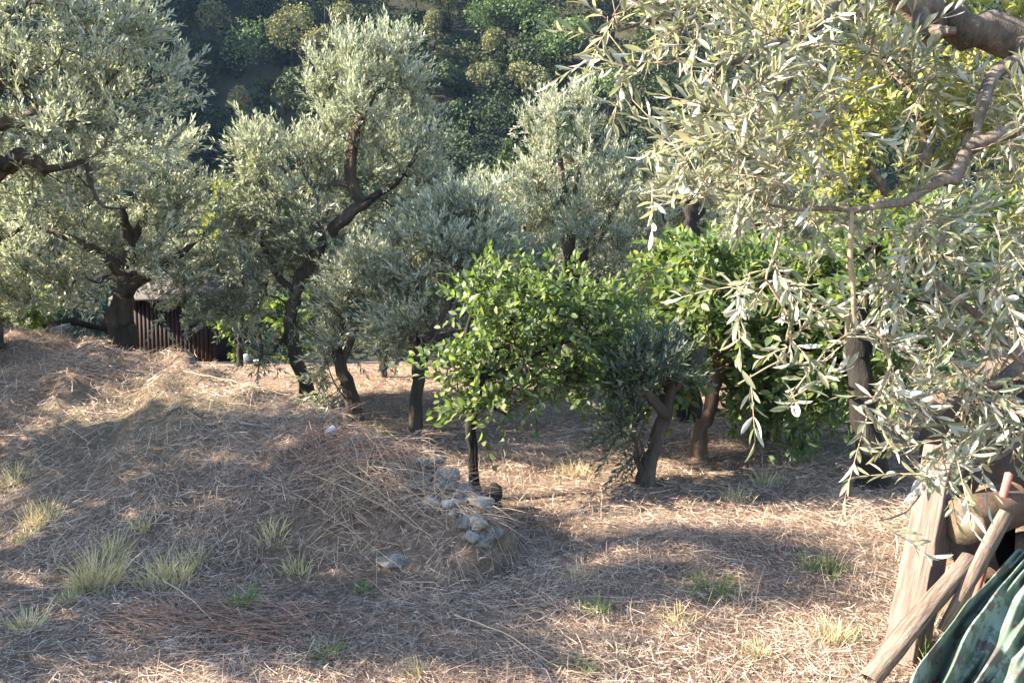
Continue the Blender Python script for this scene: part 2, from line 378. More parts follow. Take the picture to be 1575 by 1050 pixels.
def leaves_on(base, d, L, per, llen, lwid, spread=.75, droop=.2, fliprate=.12):
    n = len(base); k = np.tile(np.arange(per), n); i = np.repeat(np.arange(n), per)
    tt = (k//2*2+1.0)/per+rng.normal(0, .02, n*per); tt = np.clip(tt, .05, 1)
    D, B, LL = d[i], base[i], L[i]
    ref = nrm(np.cross(D, nrm(rng.normal(size=(n, 3)))[i])); bi = np.cross(D, ref)
    ph = (k//2)*(math.pi/2)+(k % 2)*math.pi+rng.normal(0, .25, n*per)
    side = ref*np.cos(ph)[:, None]+bi*np.sin(ph)[:, None]
    p = B+D*(tt*LL)[:, None]; p[:, 2] -= droop*LL*tt**2*.5
    sp = spread*(1-.45*tt)*rng.uniform(.6, 1.3, n*per)
    y = nrm(D*np.cos(sp)[:, None]+side*np.sin(sp)[:, None]+rng.normal(0, .12, (n*per, 3)))
    nor = nrm(side*-.5+D*.4+np.array([0, 0, .9])+rng.normal(0, .45, (n*per, 3)))
    fl = rng.random(n*per) < fliprate; nor[fl] *= -1
    return p, y, nor, rng.uniform(llen[0], llen[1], n*per), rng.uniform(lwid[0], lwid[1], n*per)
def stems(base, d, L, droop, r=.0018):
    u = np.array([0, .5, 1.])
    out = []
    for b, q, l in zip(base, d, L):
        p = b+q*(u*l)[:, None]; p[:, 2] -= droop*l*u**2*.5; out.append((p, np.array([r*1.3, r, r*.6])))
    return out
LEAFMESH = {}
def leaf_objects(root, pos, fr, L, Wd, tpl, m, n, pick):
    """the n largest leaves in view, each a part of its own that shares one mesh"""
    key = (tpl, m.name)
    if key not in LEAFMESH:
        V, F = TPL[tpl]; V = V*np.array([.22 if tpl == 'close' else .55, 1, 1])
        o = mk('leaf', V, F, m, smooth=True); LEAFMESH[key] = o.data; bpy.data.objects.remove(o)
    x, y, z = fr; loc = np.array(root.location)
    for i in pick[:n]:
        o = bpy.data.objects.new('leaf', LEAFMESH[key]); C.objects.link(o); o.parent = root
        s = L[i]; q = pos[i]-loc
        o.matrix_local = Matrix(((x[i, 0]*s, y[i, 0]*s, z[i, 0]*s, q[0]), (x[i, 1]*s, y[i, 1]*s, z[i, 1]*s, q[1]), (x[i, 2]*s, y[i, 2]*s, z[i, 2]*s, q[2]), (0, 0, 0, 1)))
def make_tree(name, label, cat, limbs, blobs, leaf='olive', bark='bark', n_targets=220, n_shoots=1300, per=22, llen=(.05, .078), lwid=(.0135, .021),
              slen=(.18, .42), tpl='thin', up=.45, out=.6, rnd=.55, group=None, sides=12, tip=.0035, split=.02, n_leaf_parts=0, droop=.2, maxw=6, spread=.75, rough=.42, shell=.5, prune=None, wander=.03, flip=.12, stem_r=.0018):
    if leaf == 'olive': n_shoots = int(n_shoots*1.25)
    sk = Skel()
    for l in limbs: sk.limb(l, jit=.35*l[0][3]*.3)
    base = np.array(limbs[0][0][:3])
    root = thing(name, base, label, cat, group)
    tg = ellipsoid_pts(blobs, n_targets, shell); sk.grow(tg, wander=wander)
    thick, thin, pos, w, main = sk.paths(tip=tip, split=split)
    V, F = tubes(thick, sides, rough); mk('trunk', V, fix_caps(F), M[bark], root, smooth=True)
    c = np.average(np.array([b[:3] for b in blobs]), axis=0, weights=[b[3]*b[4]*b[5] for b in blobs]); c = c-np.array([0, 0, .3])
    B, D, L = shoots(pos, w, main, n_shoots, c, up, out, rnd, slen, maxw)
    if prune:
        c_ = np.concatenate([catmull(q, .06)[:, :3] for q in prune]); sx, sy, sf = to_px(B+D*(L*.6)[:, None]); cx, cy, cf = to_px(c_)
        dd = np.hypot(sx[:, None]-cx[None], sy[:, None]-cy[None]); j = dd.argmin(1)
        bad = (dd.min(1) < 31*8/sf) & (sf < cf[j]+.05) & (rng.random(len(B)) < .93); B, D, L = B[~bad], D[~bad], L[~bad]
    st = stems(B, D, L, droop, stem_r)
    if thin:
        V, F = tubes(thin, 4); V2, F2 = tubes(st, 3)
        V = np.concatenate([V, V2]); F = np.concatenate([F, F2+len(V)-len(V2)])
        tag(mk('branches', V, fix_caps(F), M['twig' if bark == 'bark_pale' else bark], root, smooth=True), kind='stuff')
    p, y, nr, ll, lw = leaves_on(B, D, L, per, llen, lwid, spread, droop, flip)
    rnum = (rng.random(len(p))*.7+.3*rng.random(len(B)).repeat(per))
    keep = np.ones(len(p), bool)
    if n_leaf_parts:
        px, py, f = to_px(p); vis = (px > 5) & (px < 1570) & (py > 5) & (py < 1045) & (f > .3)
        size = ll/f*(.7+.6*rng.random(len(p)))*vis; pick = np.argsort(-size)[:n_leaf_parts]
        x_ = nrm(np.cross(nrm(y), nr)); z_ = np.cross(x_, nrm(y)); leaf_objects(root, p, (x_, nrm(y), z_), ll, lw, tpl, M[leaf], n_leaf_parts, pick); keep[pick] = False
    p, y, nr, ll, lw, rnum = (q[keep] for q in (p, y, nr, ll, lw, rnum))
    v, f, _ = leaf_cloud(p, y, nr, ll, lw, tpl)
    tag(mk('crown', v, f, M[leaf], root, var=np.repeat(rnum, len(TPL[tpl][1])), smooth=(tpl != 'thin')), kind='stuff')
    return root
def LB(*pts):                            # a limb from (px, py, depth, radius) spots
    return [(*P(a, b, d), r) for a, b, d, r in pts]
def foot(px, py, d, r, sink=.06, flare=1.5):
    p = P(px, py, d); p[2] = hz(p[0], p[1])-sink; return (*p, r*flare)

# ------------------------------------------------------------------ olive trees of the grove
olive_left = make_tree('olive_tree', 'big shaded olive tree at the upper left, its trunk cut by the picture edge', 'olive tree',
  [[foot(-30, 560, 7.2, .19)] + LB((-62, 470, 7.2, .17), (-66, 380, 7.2, .14), (-35, 300, 7.1, .10), (20, 245, 7.1, .07), (75, 262, 7.0, .04)),
   LB((-35, 300, 7.1, .08), (-30, 200, 7.0, .065), (0, 130, 7.0, .05), (40, 60, 7.0, .035)),
   LB((70, 260, 7.0, .036), (100, 255, 7.0, .028), (132, 250, 7.0, .024), (142, 290, 6.9, .018), (160, 318, 6.9, .013), (195, 320, 6.9, .009)),
   LB((-66, 380, 7.2, .1), (-120, 280, 7.3, .08), (-180, 180, 7.3, .05)),
   LB((-30, 200, 7.0, .05), (90, 170, 6.8, .04), (180, 150, 6.9, .025))],
  [blob(60, 70, 7.0, 130, 90, .9), blob(190, 110, 7.0, 85, 75, .7), blob(30, 190, 7.0, 130, 70, .9), blob(150, 215, 6.9, 110, 60, .7), blob(-120, 120, 7.2, 140, 140, 1.0), blob(150, 20, 7.1, 90, 60, .7), blob(40, -60, 7.1, 140, 80, .9), blob(70, 290, 6.9, 70, 40, .5)],
  n_targets=300, n_shoots=1900, per=22, split=.018, prune=[LB((75, 262, 7.1, .1), (132, 250, 7, .1), (142, 290, 6.9, .1), (160, 318, 6.9, .1), (195, 320, 6.9, .01)), LB((10, 300, 7.1, .1), (-10, 200, 7.0, .1), (40, 130, 7, .1))])
olive_bank = make_tree('olive_tree', 'spreading olive tree on the bank crest in front of the brown shed', 'olive tree',
  [[foot(187, 510, 9.0, .125, flare=1.35)] + LB((188, 480, 9.0, .115), (195, 440, 9.0, .10), (192, 410, 9.0, .075), (200, 380, 9.0, .06), (190, 330, 9.0, .04)),
   LB((195, 440, 9.0, .08), (225, 425, 8.9, .06), (255, 405, 8.9, .04), (290, 380, 8.9, .025)),
   LB((190, 425, 9.0, .07), (160, 395, 8.9, .05), (110, 370, 8.8, .04), (60, 350, 8.9, .025)),
   LB((200, 380, 9.0, .05), (225, 330, 9.1, .04), (250, 270, 9.1, .025))],
  [blob(180, 330, 9.0, 120, 80, .9), blob(70, 390, 8.8, 110, 75, .8), blob(270, 400, 8.8, 75, 55, .7), blob(230, 260, 9.1, 50, 70, .6), blob(20, 310, 9.0, 80, 70, .8), blob(140, 440, 8.7, 60, 35, .5), blob(45, 455, 8.8, 60, 28, .5), blob(300, 330, 9.2, 50, 50, .5), blob(285, 445, 8.9, 50, 28, .4), blob(235, 430, 8.8, 45, 30, .4), blob(310, 475, 8.8, 26, 28, .3), blob(262, 470, 8.6, 24, 14, .2), blob(-60, 400, 9, 90, 80, .8)],
  n_targets=300, n_shoots=1900, split=.018, prune=[LB((187, 510, 9, .1), (195, 440, 9, .1), (192, 410, 9, .1), (200, 380, 9.0, .07))])
olive_lean = make_tree('olive_tree', 'tall olive tree with a leaning dark trunk and a spire of silvery shoots', 'olive tree',
  [[foot(482, 622, 9.3, .085, flare=1.35)] + LB((470, 590, 9.3, .075), (456, 545, 9.3, .068), (447, 500, 9.3, .062), (456, 450, 9.3, .062), (482, 395, 9.25, .062), (524, 343, 9.2, .06), (568, 308, 9.2, .05)),
   LB((562, 312, 9.2, .055), (545, 290, 9.2, .06), (540, 255, 9.2, .055), (548, 200, 9.2, .045), (570, 150, 9.2, .03), (585, 90, 9.2, .015)),
   LB((543, 285, 9.2, .04), (515, 282, 9.2, .032), (490, 292, 9.1, .03), (470, 270, 9.1, .025), (450, 230, 9.1, .015)),
   LB((490, 292, 9.1, .025), (485, 330, 9.0, .02), (495, 352, 9.0, .014)),
   LB((455, 450, 9.3, .05), (425, 420, 9.3, .035), (400, 370, 9.3, .02)),
   LB((568, 308, 9.2, .04), (610, 280, 9.2, .03), (640, 240, 9.2, .02)),
   LB((450, 510, 9.3, .04), (470, 500, 9.2, .03), (510, 470, 9.1, .02), (540, 430, 9.1, .014)),
   LB((444, 500, 9.3, .03), (430, 530, 9.2, .02), (415, 545, 9.15, .012))],
  [blob(560, 150, 9.2, 78, 80, .7), blob(605, 110, 9.2, 36, 60, .35), blob(430, 260, 9.1, 66, 52, .6), blob(385, 225, 9.1, 24, 30, .3), blob(620, 240, 9.3, 70, 60, .6), blob(400, 370, 9.2, 60, 85, .7), blob(520, 400, 9.3, 90, 80, .8), blob(470, 330, 9.2, 70, 70, .6), blob(380, 460, 9.3, 45, 40, .5), blob(490, 490, 9.0, 60, 40, .5), blob(420, 540, 9.2, 30, 24, .3), blob(650, 330, 9.5, 60, 60, .6), blob(505, 215, 9.2, 40, 40, .4)],
  n_targets=340, n_shoots=2300, up=.6, split=.018, prune=[LB((482, 622, 9.3, .1), (455, 545, 9.3, .08), (444, 500, 9.3, .07), (455, 450, 9.3, .07), (480, 395, 9.25, .07), (522, 343, 9.2, .07), (568, 308, 9.2, .06), (545, 290, 9.2, .06), (540, 255, 9.2, .05)), LB((543, 285, 9.2, .04), (515, 282, 9.2, .03), (490, 292, 9.1, .03))])
olive_stem = make_tree('olive_tree', 'slim young olive tree with leafy suckers round its short lit trunk', 'olive tree',
  [[foot(548, 650, 8.3, .075)] + LB((540, 610, 8.3, .066), (525, 560, 8.3, .06), (522, 520, 8.35, .05), (530, 480, 8.4, .04), (545, 430, 8.5, .025)),
   LB((525, 560, 8.3, .04), (545, 510, 8.3, .032), (560, 450, 8.3, .02)),
   LB((545, 630, 8.28, .012), (515, 590, 8.2, .008), (500, 550, 8.2, .005))],
  [blob(575, 440, 8.4, 55, 50, .5), blob(540, 470, 8.5, 35, 35, .4), blob(520, 560, 8.2, 30, 40, .25), blob(505, 610, 8.15, 20, 30, .15), blob(580, 510, 8.3, 35, 30, .35)],
  n_targets=120, n_shoots=560, split=.014, up=.2, prune=[LB((548, 650, 8.3, .1), (540, 610, 8.3, .1), (525, 560, 8.3, .1))])
olive_mid = make_tree('olive_tree', 'straight olive tree forking low behind the stone heap, left of the plum tree', 'olive tree',
  [[foot(638, 668, 7.75, .055, flare=1.35)] + LB((639, 620, 7.75, .055), (645, 550, 7.75, .06), (662, 515, 7.75, .05), (690, 468, 7.75, .035), (700, 400, 7.8, .022)),
   LB((645, 545, 7.75, .045), (632, 500, 7.8, .035), (640, 440, 7.9, .02)),
   LB((655, 525, 7.75, .035), (700, 512, 7.7, .025), (735, 480, 7.7, .016)),
   LB((690, 468, 7.75, .025), (680, 400, 7.9, .018), (665, 350, 8, .01))],
  [blob(665, 430, 7.9, 66, 70, .6), blob(715, 380, 7.9, 66, 70, .55), blob(672, 350, 8.0, 40, 40, .4), blob(620, 505, 7.8, 34, 32, .35), blob(730, 460, 7.7, 50, 50, .45), blob(715, 335, 8.1, 45, 40, .4), blob(650, 500, 7.6, 50, 30, .3)],
  n_targets=240, n_shoots=1000, split=.016, prune=[LB((638, 668, 7.75, .1), (645, 550, 7.75, .1), (662, 515, 7.75, .1), (690, 468, 7.75, .1))])
olive_back = make_tree('olive_tree', 'pale pointed olive tree rising behind the green plum tree', 'olive tree',
  [[foot(886, 600, 10.5, .12)] + LB((884, 520, 10.5, .1), (880, 440, 10.5, .085), (880, 390, 10.5, .08), (872, 330, 10.5, .05), (860, 250, 10.5, .03), (855, 180, 10.5, .012)),
   LB((880, 420, 10.5, .06), (920, 370, 10.4, .045), (950, 310, 10.4, .025)),
   LB((882, 470, 10.5, .06), (840, 410, 10.4, .04), (805, 350, 10.4, .025)),
   LB((872, 330, 10.5, .035), (895, 260, 10.5, .025), (900, 190, 10.5, .012))],
  [blob(880, 290, 10.5, 85, 85, .8), blob(858, 200, 10.5, 44, 44, .4), blob(902, 185, 10.5, 24, 40, .3), blob(960, 320, 10.4, 65, 60, .6), blob(805, 330, 10.4, 50, 70, .5), blob(880, 400, 10.2, 110, 60, .8), blob(960, 420, 10.3, 75, 70, .6), blob(800, 420, 10.3, 50, 55, .5), blob(985, 270, 10.6, 35, 35, .35)],
  n_targets=280, n_shoots=1800, up=.65, split=.018, prune=[LB((884, 450, 10.5, .1), (880, 380, 10.5, .1)), ])
olive_shaded = make_tree('olive_tree', 'low dark leafed olive tree with a leaning trunk on the sunlit strip', 'olive tree',
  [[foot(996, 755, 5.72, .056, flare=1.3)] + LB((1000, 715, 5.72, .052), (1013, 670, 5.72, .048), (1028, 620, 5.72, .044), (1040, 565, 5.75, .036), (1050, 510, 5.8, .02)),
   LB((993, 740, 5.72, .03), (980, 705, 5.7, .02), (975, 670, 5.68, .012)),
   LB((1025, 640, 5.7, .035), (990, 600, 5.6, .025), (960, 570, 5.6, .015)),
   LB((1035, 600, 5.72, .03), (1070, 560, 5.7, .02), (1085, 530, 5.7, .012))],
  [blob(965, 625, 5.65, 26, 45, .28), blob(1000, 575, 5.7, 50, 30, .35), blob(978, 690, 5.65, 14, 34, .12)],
  leaf='olive_shaded', n_targets=120, n_shoots=260, per=18, split=.014, up=.05, prune=[LB((996, 755, 5.72, .1), (997, 715, 5.72, .1), (1012, 675, 5.72, .1), (1030, 620, 5.72, .1))])
olive_far = make_tree('olive_tree', 'thin distant olive trunk between the suckered olive and the forked olive', 'olive tree',
  [[foot(584, 612, 11.2, .06)] + LB((588, 580, 11.2, .055), (592, 540, 11.2, .05), (585, 480, 11.2, .035), (590, 420, 11.2, .02))],
  [blob(590, 450, 11.3, 70, 50, .6), blob(560, 500, 11.2, 45, 30, .4), blob(640, 490, 11.3, 40, 30, .4)],
  n_targets=90, n_shoots=500, split=.016)

# ------------------------------------------------------------------ broad-leaved trees
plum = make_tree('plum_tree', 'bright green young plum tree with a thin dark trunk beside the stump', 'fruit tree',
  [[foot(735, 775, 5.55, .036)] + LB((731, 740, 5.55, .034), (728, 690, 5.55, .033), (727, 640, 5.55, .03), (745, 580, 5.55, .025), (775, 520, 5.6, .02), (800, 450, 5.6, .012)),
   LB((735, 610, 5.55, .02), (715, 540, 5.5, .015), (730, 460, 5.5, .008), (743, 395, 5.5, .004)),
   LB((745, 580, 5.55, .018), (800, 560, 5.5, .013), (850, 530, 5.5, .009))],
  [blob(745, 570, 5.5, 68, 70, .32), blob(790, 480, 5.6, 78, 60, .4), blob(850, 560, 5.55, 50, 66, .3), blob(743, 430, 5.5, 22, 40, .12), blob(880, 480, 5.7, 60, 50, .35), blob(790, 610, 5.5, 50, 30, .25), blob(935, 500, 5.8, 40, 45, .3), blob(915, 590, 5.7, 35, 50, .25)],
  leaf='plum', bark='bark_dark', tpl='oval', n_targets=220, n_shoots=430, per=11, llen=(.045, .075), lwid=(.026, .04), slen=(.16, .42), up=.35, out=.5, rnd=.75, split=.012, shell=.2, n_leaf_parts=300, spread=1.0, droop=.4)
cherry = make_tree('cherry_tree', 'broad deep green cherry tree with a reddish trunk behind the dark olive', 'fruit tree',
  [[foot(1074, 702, 6.7, .06, flare=1.25)] + LB((1078, 670, 6.7, .056), (1092, 630, 6.7, .052), (1105, 570, 6.75, .048), (1130, 500, 6.8, .04), (1150, 420, 6.8, .02)),
   LB((1105, 570, 6.75, .045), (1170, 540, 6.7, .035), (1240, 520, 6.7, .02)),
   LB((1110, 555, 6.75, .04), (1085, 480, 6.8, .03), (1070, 410, 6.8, .015))],
  [blob(1150, 470, 6.8, 130, 85, .8), blob(1080, 420, 6.8, 65, 60, .5), blob(1230, 440, 6.8, 100, 75, .6), blob(1230, 560, 6.7, 100, 60, .6), blob(1190, 630, 6.6, 60, 40, .35), blob(1130, 570, 6.7, 60, 50, .4), blob(1310, 500, 6.8, 60, 80, .5), blob(1010, 520, 6.4, 50, 40, .35), blob(950, 550, 6.3, 35, 45, .3), blob(1045, 575, 6.2, 45, 40, .25)],
  leaf='walnut', bark='bark_red', tpl='oval', prune=[LB((1074, 700, 6.7, .1), (1092, 630, 6.7, .1))], n_targets=320, n_shoots=1020, per=10, llen=(.07, .11), lwid=(.035, .05), slen=(.14, .34), up=-.05, out=.5, rnd=.6, split=.016, n_leaf_parts=300, spread=1.0, droop=.6)
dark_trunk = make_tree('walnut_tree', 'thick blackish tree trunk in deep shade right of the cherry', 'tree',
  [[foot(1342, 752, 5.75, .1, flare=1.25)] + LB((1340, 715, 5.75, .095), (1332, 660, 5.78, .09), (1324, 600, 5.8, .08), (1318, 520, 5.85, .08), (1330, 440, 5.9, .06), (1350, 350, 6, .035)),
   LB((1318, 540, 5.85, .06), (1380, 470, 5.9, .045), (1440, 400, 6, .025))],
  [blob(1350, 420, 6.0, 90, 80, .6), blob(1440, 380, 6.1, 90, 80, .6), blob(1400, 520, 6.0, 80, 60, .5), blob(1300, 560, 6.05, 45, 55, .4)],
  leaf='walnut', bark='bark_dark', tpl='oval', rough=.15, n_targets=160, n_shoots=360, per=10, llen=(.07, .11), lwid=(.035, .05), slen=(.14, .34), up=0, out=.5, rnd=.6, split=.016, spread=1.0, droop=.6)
small_trunk = make_tree('cherry_tree', 'small green tree with a stubby trunk at the edge of the earth bank', 'fruit tree',
  [[foot(1192, 692, 7.3, .075)] + LB((1190, 660, 7.3, .07), (1195, 610, 7.3, .06), (1200, 540, 7.4, .04), (1220, 450, 7.5, .02))],
  [blob(1210, 560, 7.4, 90, 60, .5), blob(1240, 470, 7.6, 90, 60, .6), blob(1170, 610, 7.3, 45, 35, .3)],
  leaf='walnut', bark='bark_red', tpl='oval', n_targets=110, n_shoots=450, per=10, llen=(.07, .11), lwid=(.035, .05), slen=(.14, .34), up=0, out=.5, rnd=.6, split=.016, spread=1.0, droop=.6)
yellow_tree = make_tree('ash_tree', 'yellow green sunlit tree behind the near olive branches at the upper right', 'tree',
  [[foot(1420, 640, 9.2, .12)] + LB((1415, 500, 9.2, .11), (1410, 350, 9.2, .09), (1425, 200, 9.2, .07), (1432, 80, 9.2, .05), (1440, -20, 9.2, .03)),
   LB((1410, 350, 9.2, .06), (1340, 260, 9.1, .04), (1290, 150, 9.1, .02)),
   LB((1415, 300, 9.2, .05), (1480, 220, 9.1, .04), (1540, 120, 9.1, .02)),
   LB((1425, 200, 9.2, .04), (1395, 120, 9.2, .03), (1370, 20, 9.2, .015))],
  [blob(1290, 150, 9.2, 110, 110, .8), blob(1420, 100, 9.2, 120, 110, .9), blob(1540, 130, 9.2, 90, 120, .8), blob(1340, 290, 9.0, 120, 80, .8), blob(1480, 300, 9.0, 110, 80, .8), blob(1220, 30, 9.2, 70, 60, .6), blob(1400, -40, 9.2, 140, 70, .9)],
  leaf='yellow', bark='bark_pale', tpl='oval', n_targets=260, n_shoots=1100, per=9, llen=(.08, .13), lwid=(.04, .06), slen=(.16, .4), up=.1, out=.5, rnd=.7, split=.02, spread=1.0, droop=.5)
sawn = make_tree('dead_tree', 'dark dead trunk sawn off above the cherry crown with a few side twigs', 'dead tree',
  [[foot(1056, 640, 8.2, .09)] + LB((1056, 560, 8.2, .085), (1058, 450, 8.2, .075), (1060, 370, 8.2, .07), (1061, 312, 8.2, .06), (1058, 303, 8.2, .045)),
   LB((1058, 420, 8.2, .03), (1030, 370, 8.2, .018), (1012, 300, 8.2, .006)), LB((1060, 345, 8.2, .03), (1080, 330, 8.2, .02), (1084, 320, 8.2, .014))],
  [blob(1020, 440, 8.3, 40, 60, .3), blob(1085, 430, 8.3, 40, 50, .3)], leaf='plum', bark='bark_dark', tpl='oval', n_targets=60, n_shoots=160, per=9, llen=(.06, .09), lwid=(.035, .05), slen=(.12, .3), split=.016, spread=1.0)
def bush(name, label, cat, px, py, d, blobs, leaf, n, llen, lwid, up=.3, bark='bark_dark', tpl='oval', group=None, per=9):
    f = foot(px, py, d, .05, flare=1.2); c = np.array(blobs[0][:3])
    top = (c[0], c[1], c[2], .018); mid = (*(np.array(f[:3])*.5+c*.5+np.array([.04, 0, 0])), .035)
    return make_tree(name, label, cat, [[f, mid, top]], blobs, leaf=leaf, bark=bark, tpl=tpl, n_targets=max(50, n//6), n_shoots=n, per=per, llen=llen, lwid=lwid, slen=(.15, .35), up=up, rnd=.7, split=.014, spread=1.0, group=group)
bush('shrub', 'yellow green shrub glowing between the two left olive crowns', 'shrub', 368, 560, 13.5, [blob(368, 320, 13.5, 36, 50, .45), blob(352, 350, 13.4, 30, 40, .4), blob(380, 290, 13.6, 24, 30, .3)], 'yellow', 300, (.08, .12), (.04, .06))
bush('shrub', 'dark green shrub at the left edge under the olive crowns', 'shrub', 5, 520, 11.0, [blob(0, 470, 11, 70, 45, .6), blob(-60, 440, 11, 60, 60, .6)], 'walnut', 300, (.07, .11), (.04, .06))
bush('shrub', 'brownish green shrub on the earth bank right of the cherry trunk', 'shrub', 1255, 690, 8.9, [blob(1255, 630, 8.9, 55, 40, .4), blob(1300, 600, 9.0, 50, 50, .4)], 'walnut', 240, (.06, .09), (.03, .05))
bush('shrub', 'dark shrub in the shade behind the plum tree', 'shrub', 860, 640, 10.8, [blob(850, 590, 10.8, 60, 45, .5), blob(920, 570, 10.9, 60, 55, .5)], 'walnut', 300, (.07, .1), (.04, .055))
bush('shrub', 'shaded shrub right of the shed behind the leaning olive', 'shrub', 395, 570, 14.5, [blob(400, 515, 14.5, 60, 40, .5), blob(450, 500, 14.6, 50, 50, .5)], 'walnut', 260, (.08, .11), (.045, .06))
# slender conifer
cf = foot(772, 480, 15, .09); ct = P(778, 222, 15)
make_tree('cypress', 'small pointed green conifer behind the pale olive tree', 'conifer', [[cf, (*(np.array(cf[:3])*.5+ct*.5), .06), (*ct, .012)]],
  [blob(778, 258, 15, 10, 30, .14), blob(775, 300, 15, 20, 40, .25), blob(770, 350, 15, 28, 45, .35), blob(770, 410, 15, 34, 50, .42)], leaf='conifer', bark='bark_dark', n_targets=150, n_shoots=800, per=20, llen=(.05, .08), lwid=(.018, .026), slen=(.15, .3), up=1.2, out=.5, rnd=.3, split=.02)
# olive neighbours: further back in the grove; unseen ones at left added to cast shade
B_ = 'olive trees further back in the grove'
for (px, py, d, src, rz, s, lab) in [(60, 560, 14.5, olive_mid, 1.2, 1.15, 'small olive tree behind the spreading olive on the bank'),
      (310, 560, 19.0, olive_back, 2.2, 1.0, 'olive tree standing just behind the brown shed'),
      (700, 560, 14.0, olive_bank, 2.6, 1.0, 'dense olive tree closing the gap behind the forked olive'),
      (1010, 580, 13.2, olive_mid, 4.0, 1.2, 'olive tree in the back row right of the pale pointed olive'),
      (1180, 560, 14.5, olive_back, 0.6, 1.1, 'back row olive tree above the cherry crown')]:
    p = P(px, py, d); copy_tree(src, (p[0], d, float(hz(p[0], d))-.05), rz, s, lab)
for (x, y, src, rz, s, lab) in [(-5.4, 4.05, olive_back, 2.0, 1.2, 'tall unseen olive tree nearest the camera, added to shade the ground'),
      (-7.6, 5.5, olive_mid, 1.0, 1.45, 'unseen olive tree left of the view, added to shade the bank'),
      (-9.3, 7.0, olive_bank, 1.0, 1.3, 'spreading unseen olive tree at left, added to shade the bank crest')]:
    copy_tree(src, (x, y, float(hz(x, y))-.05), rz, s, lab)

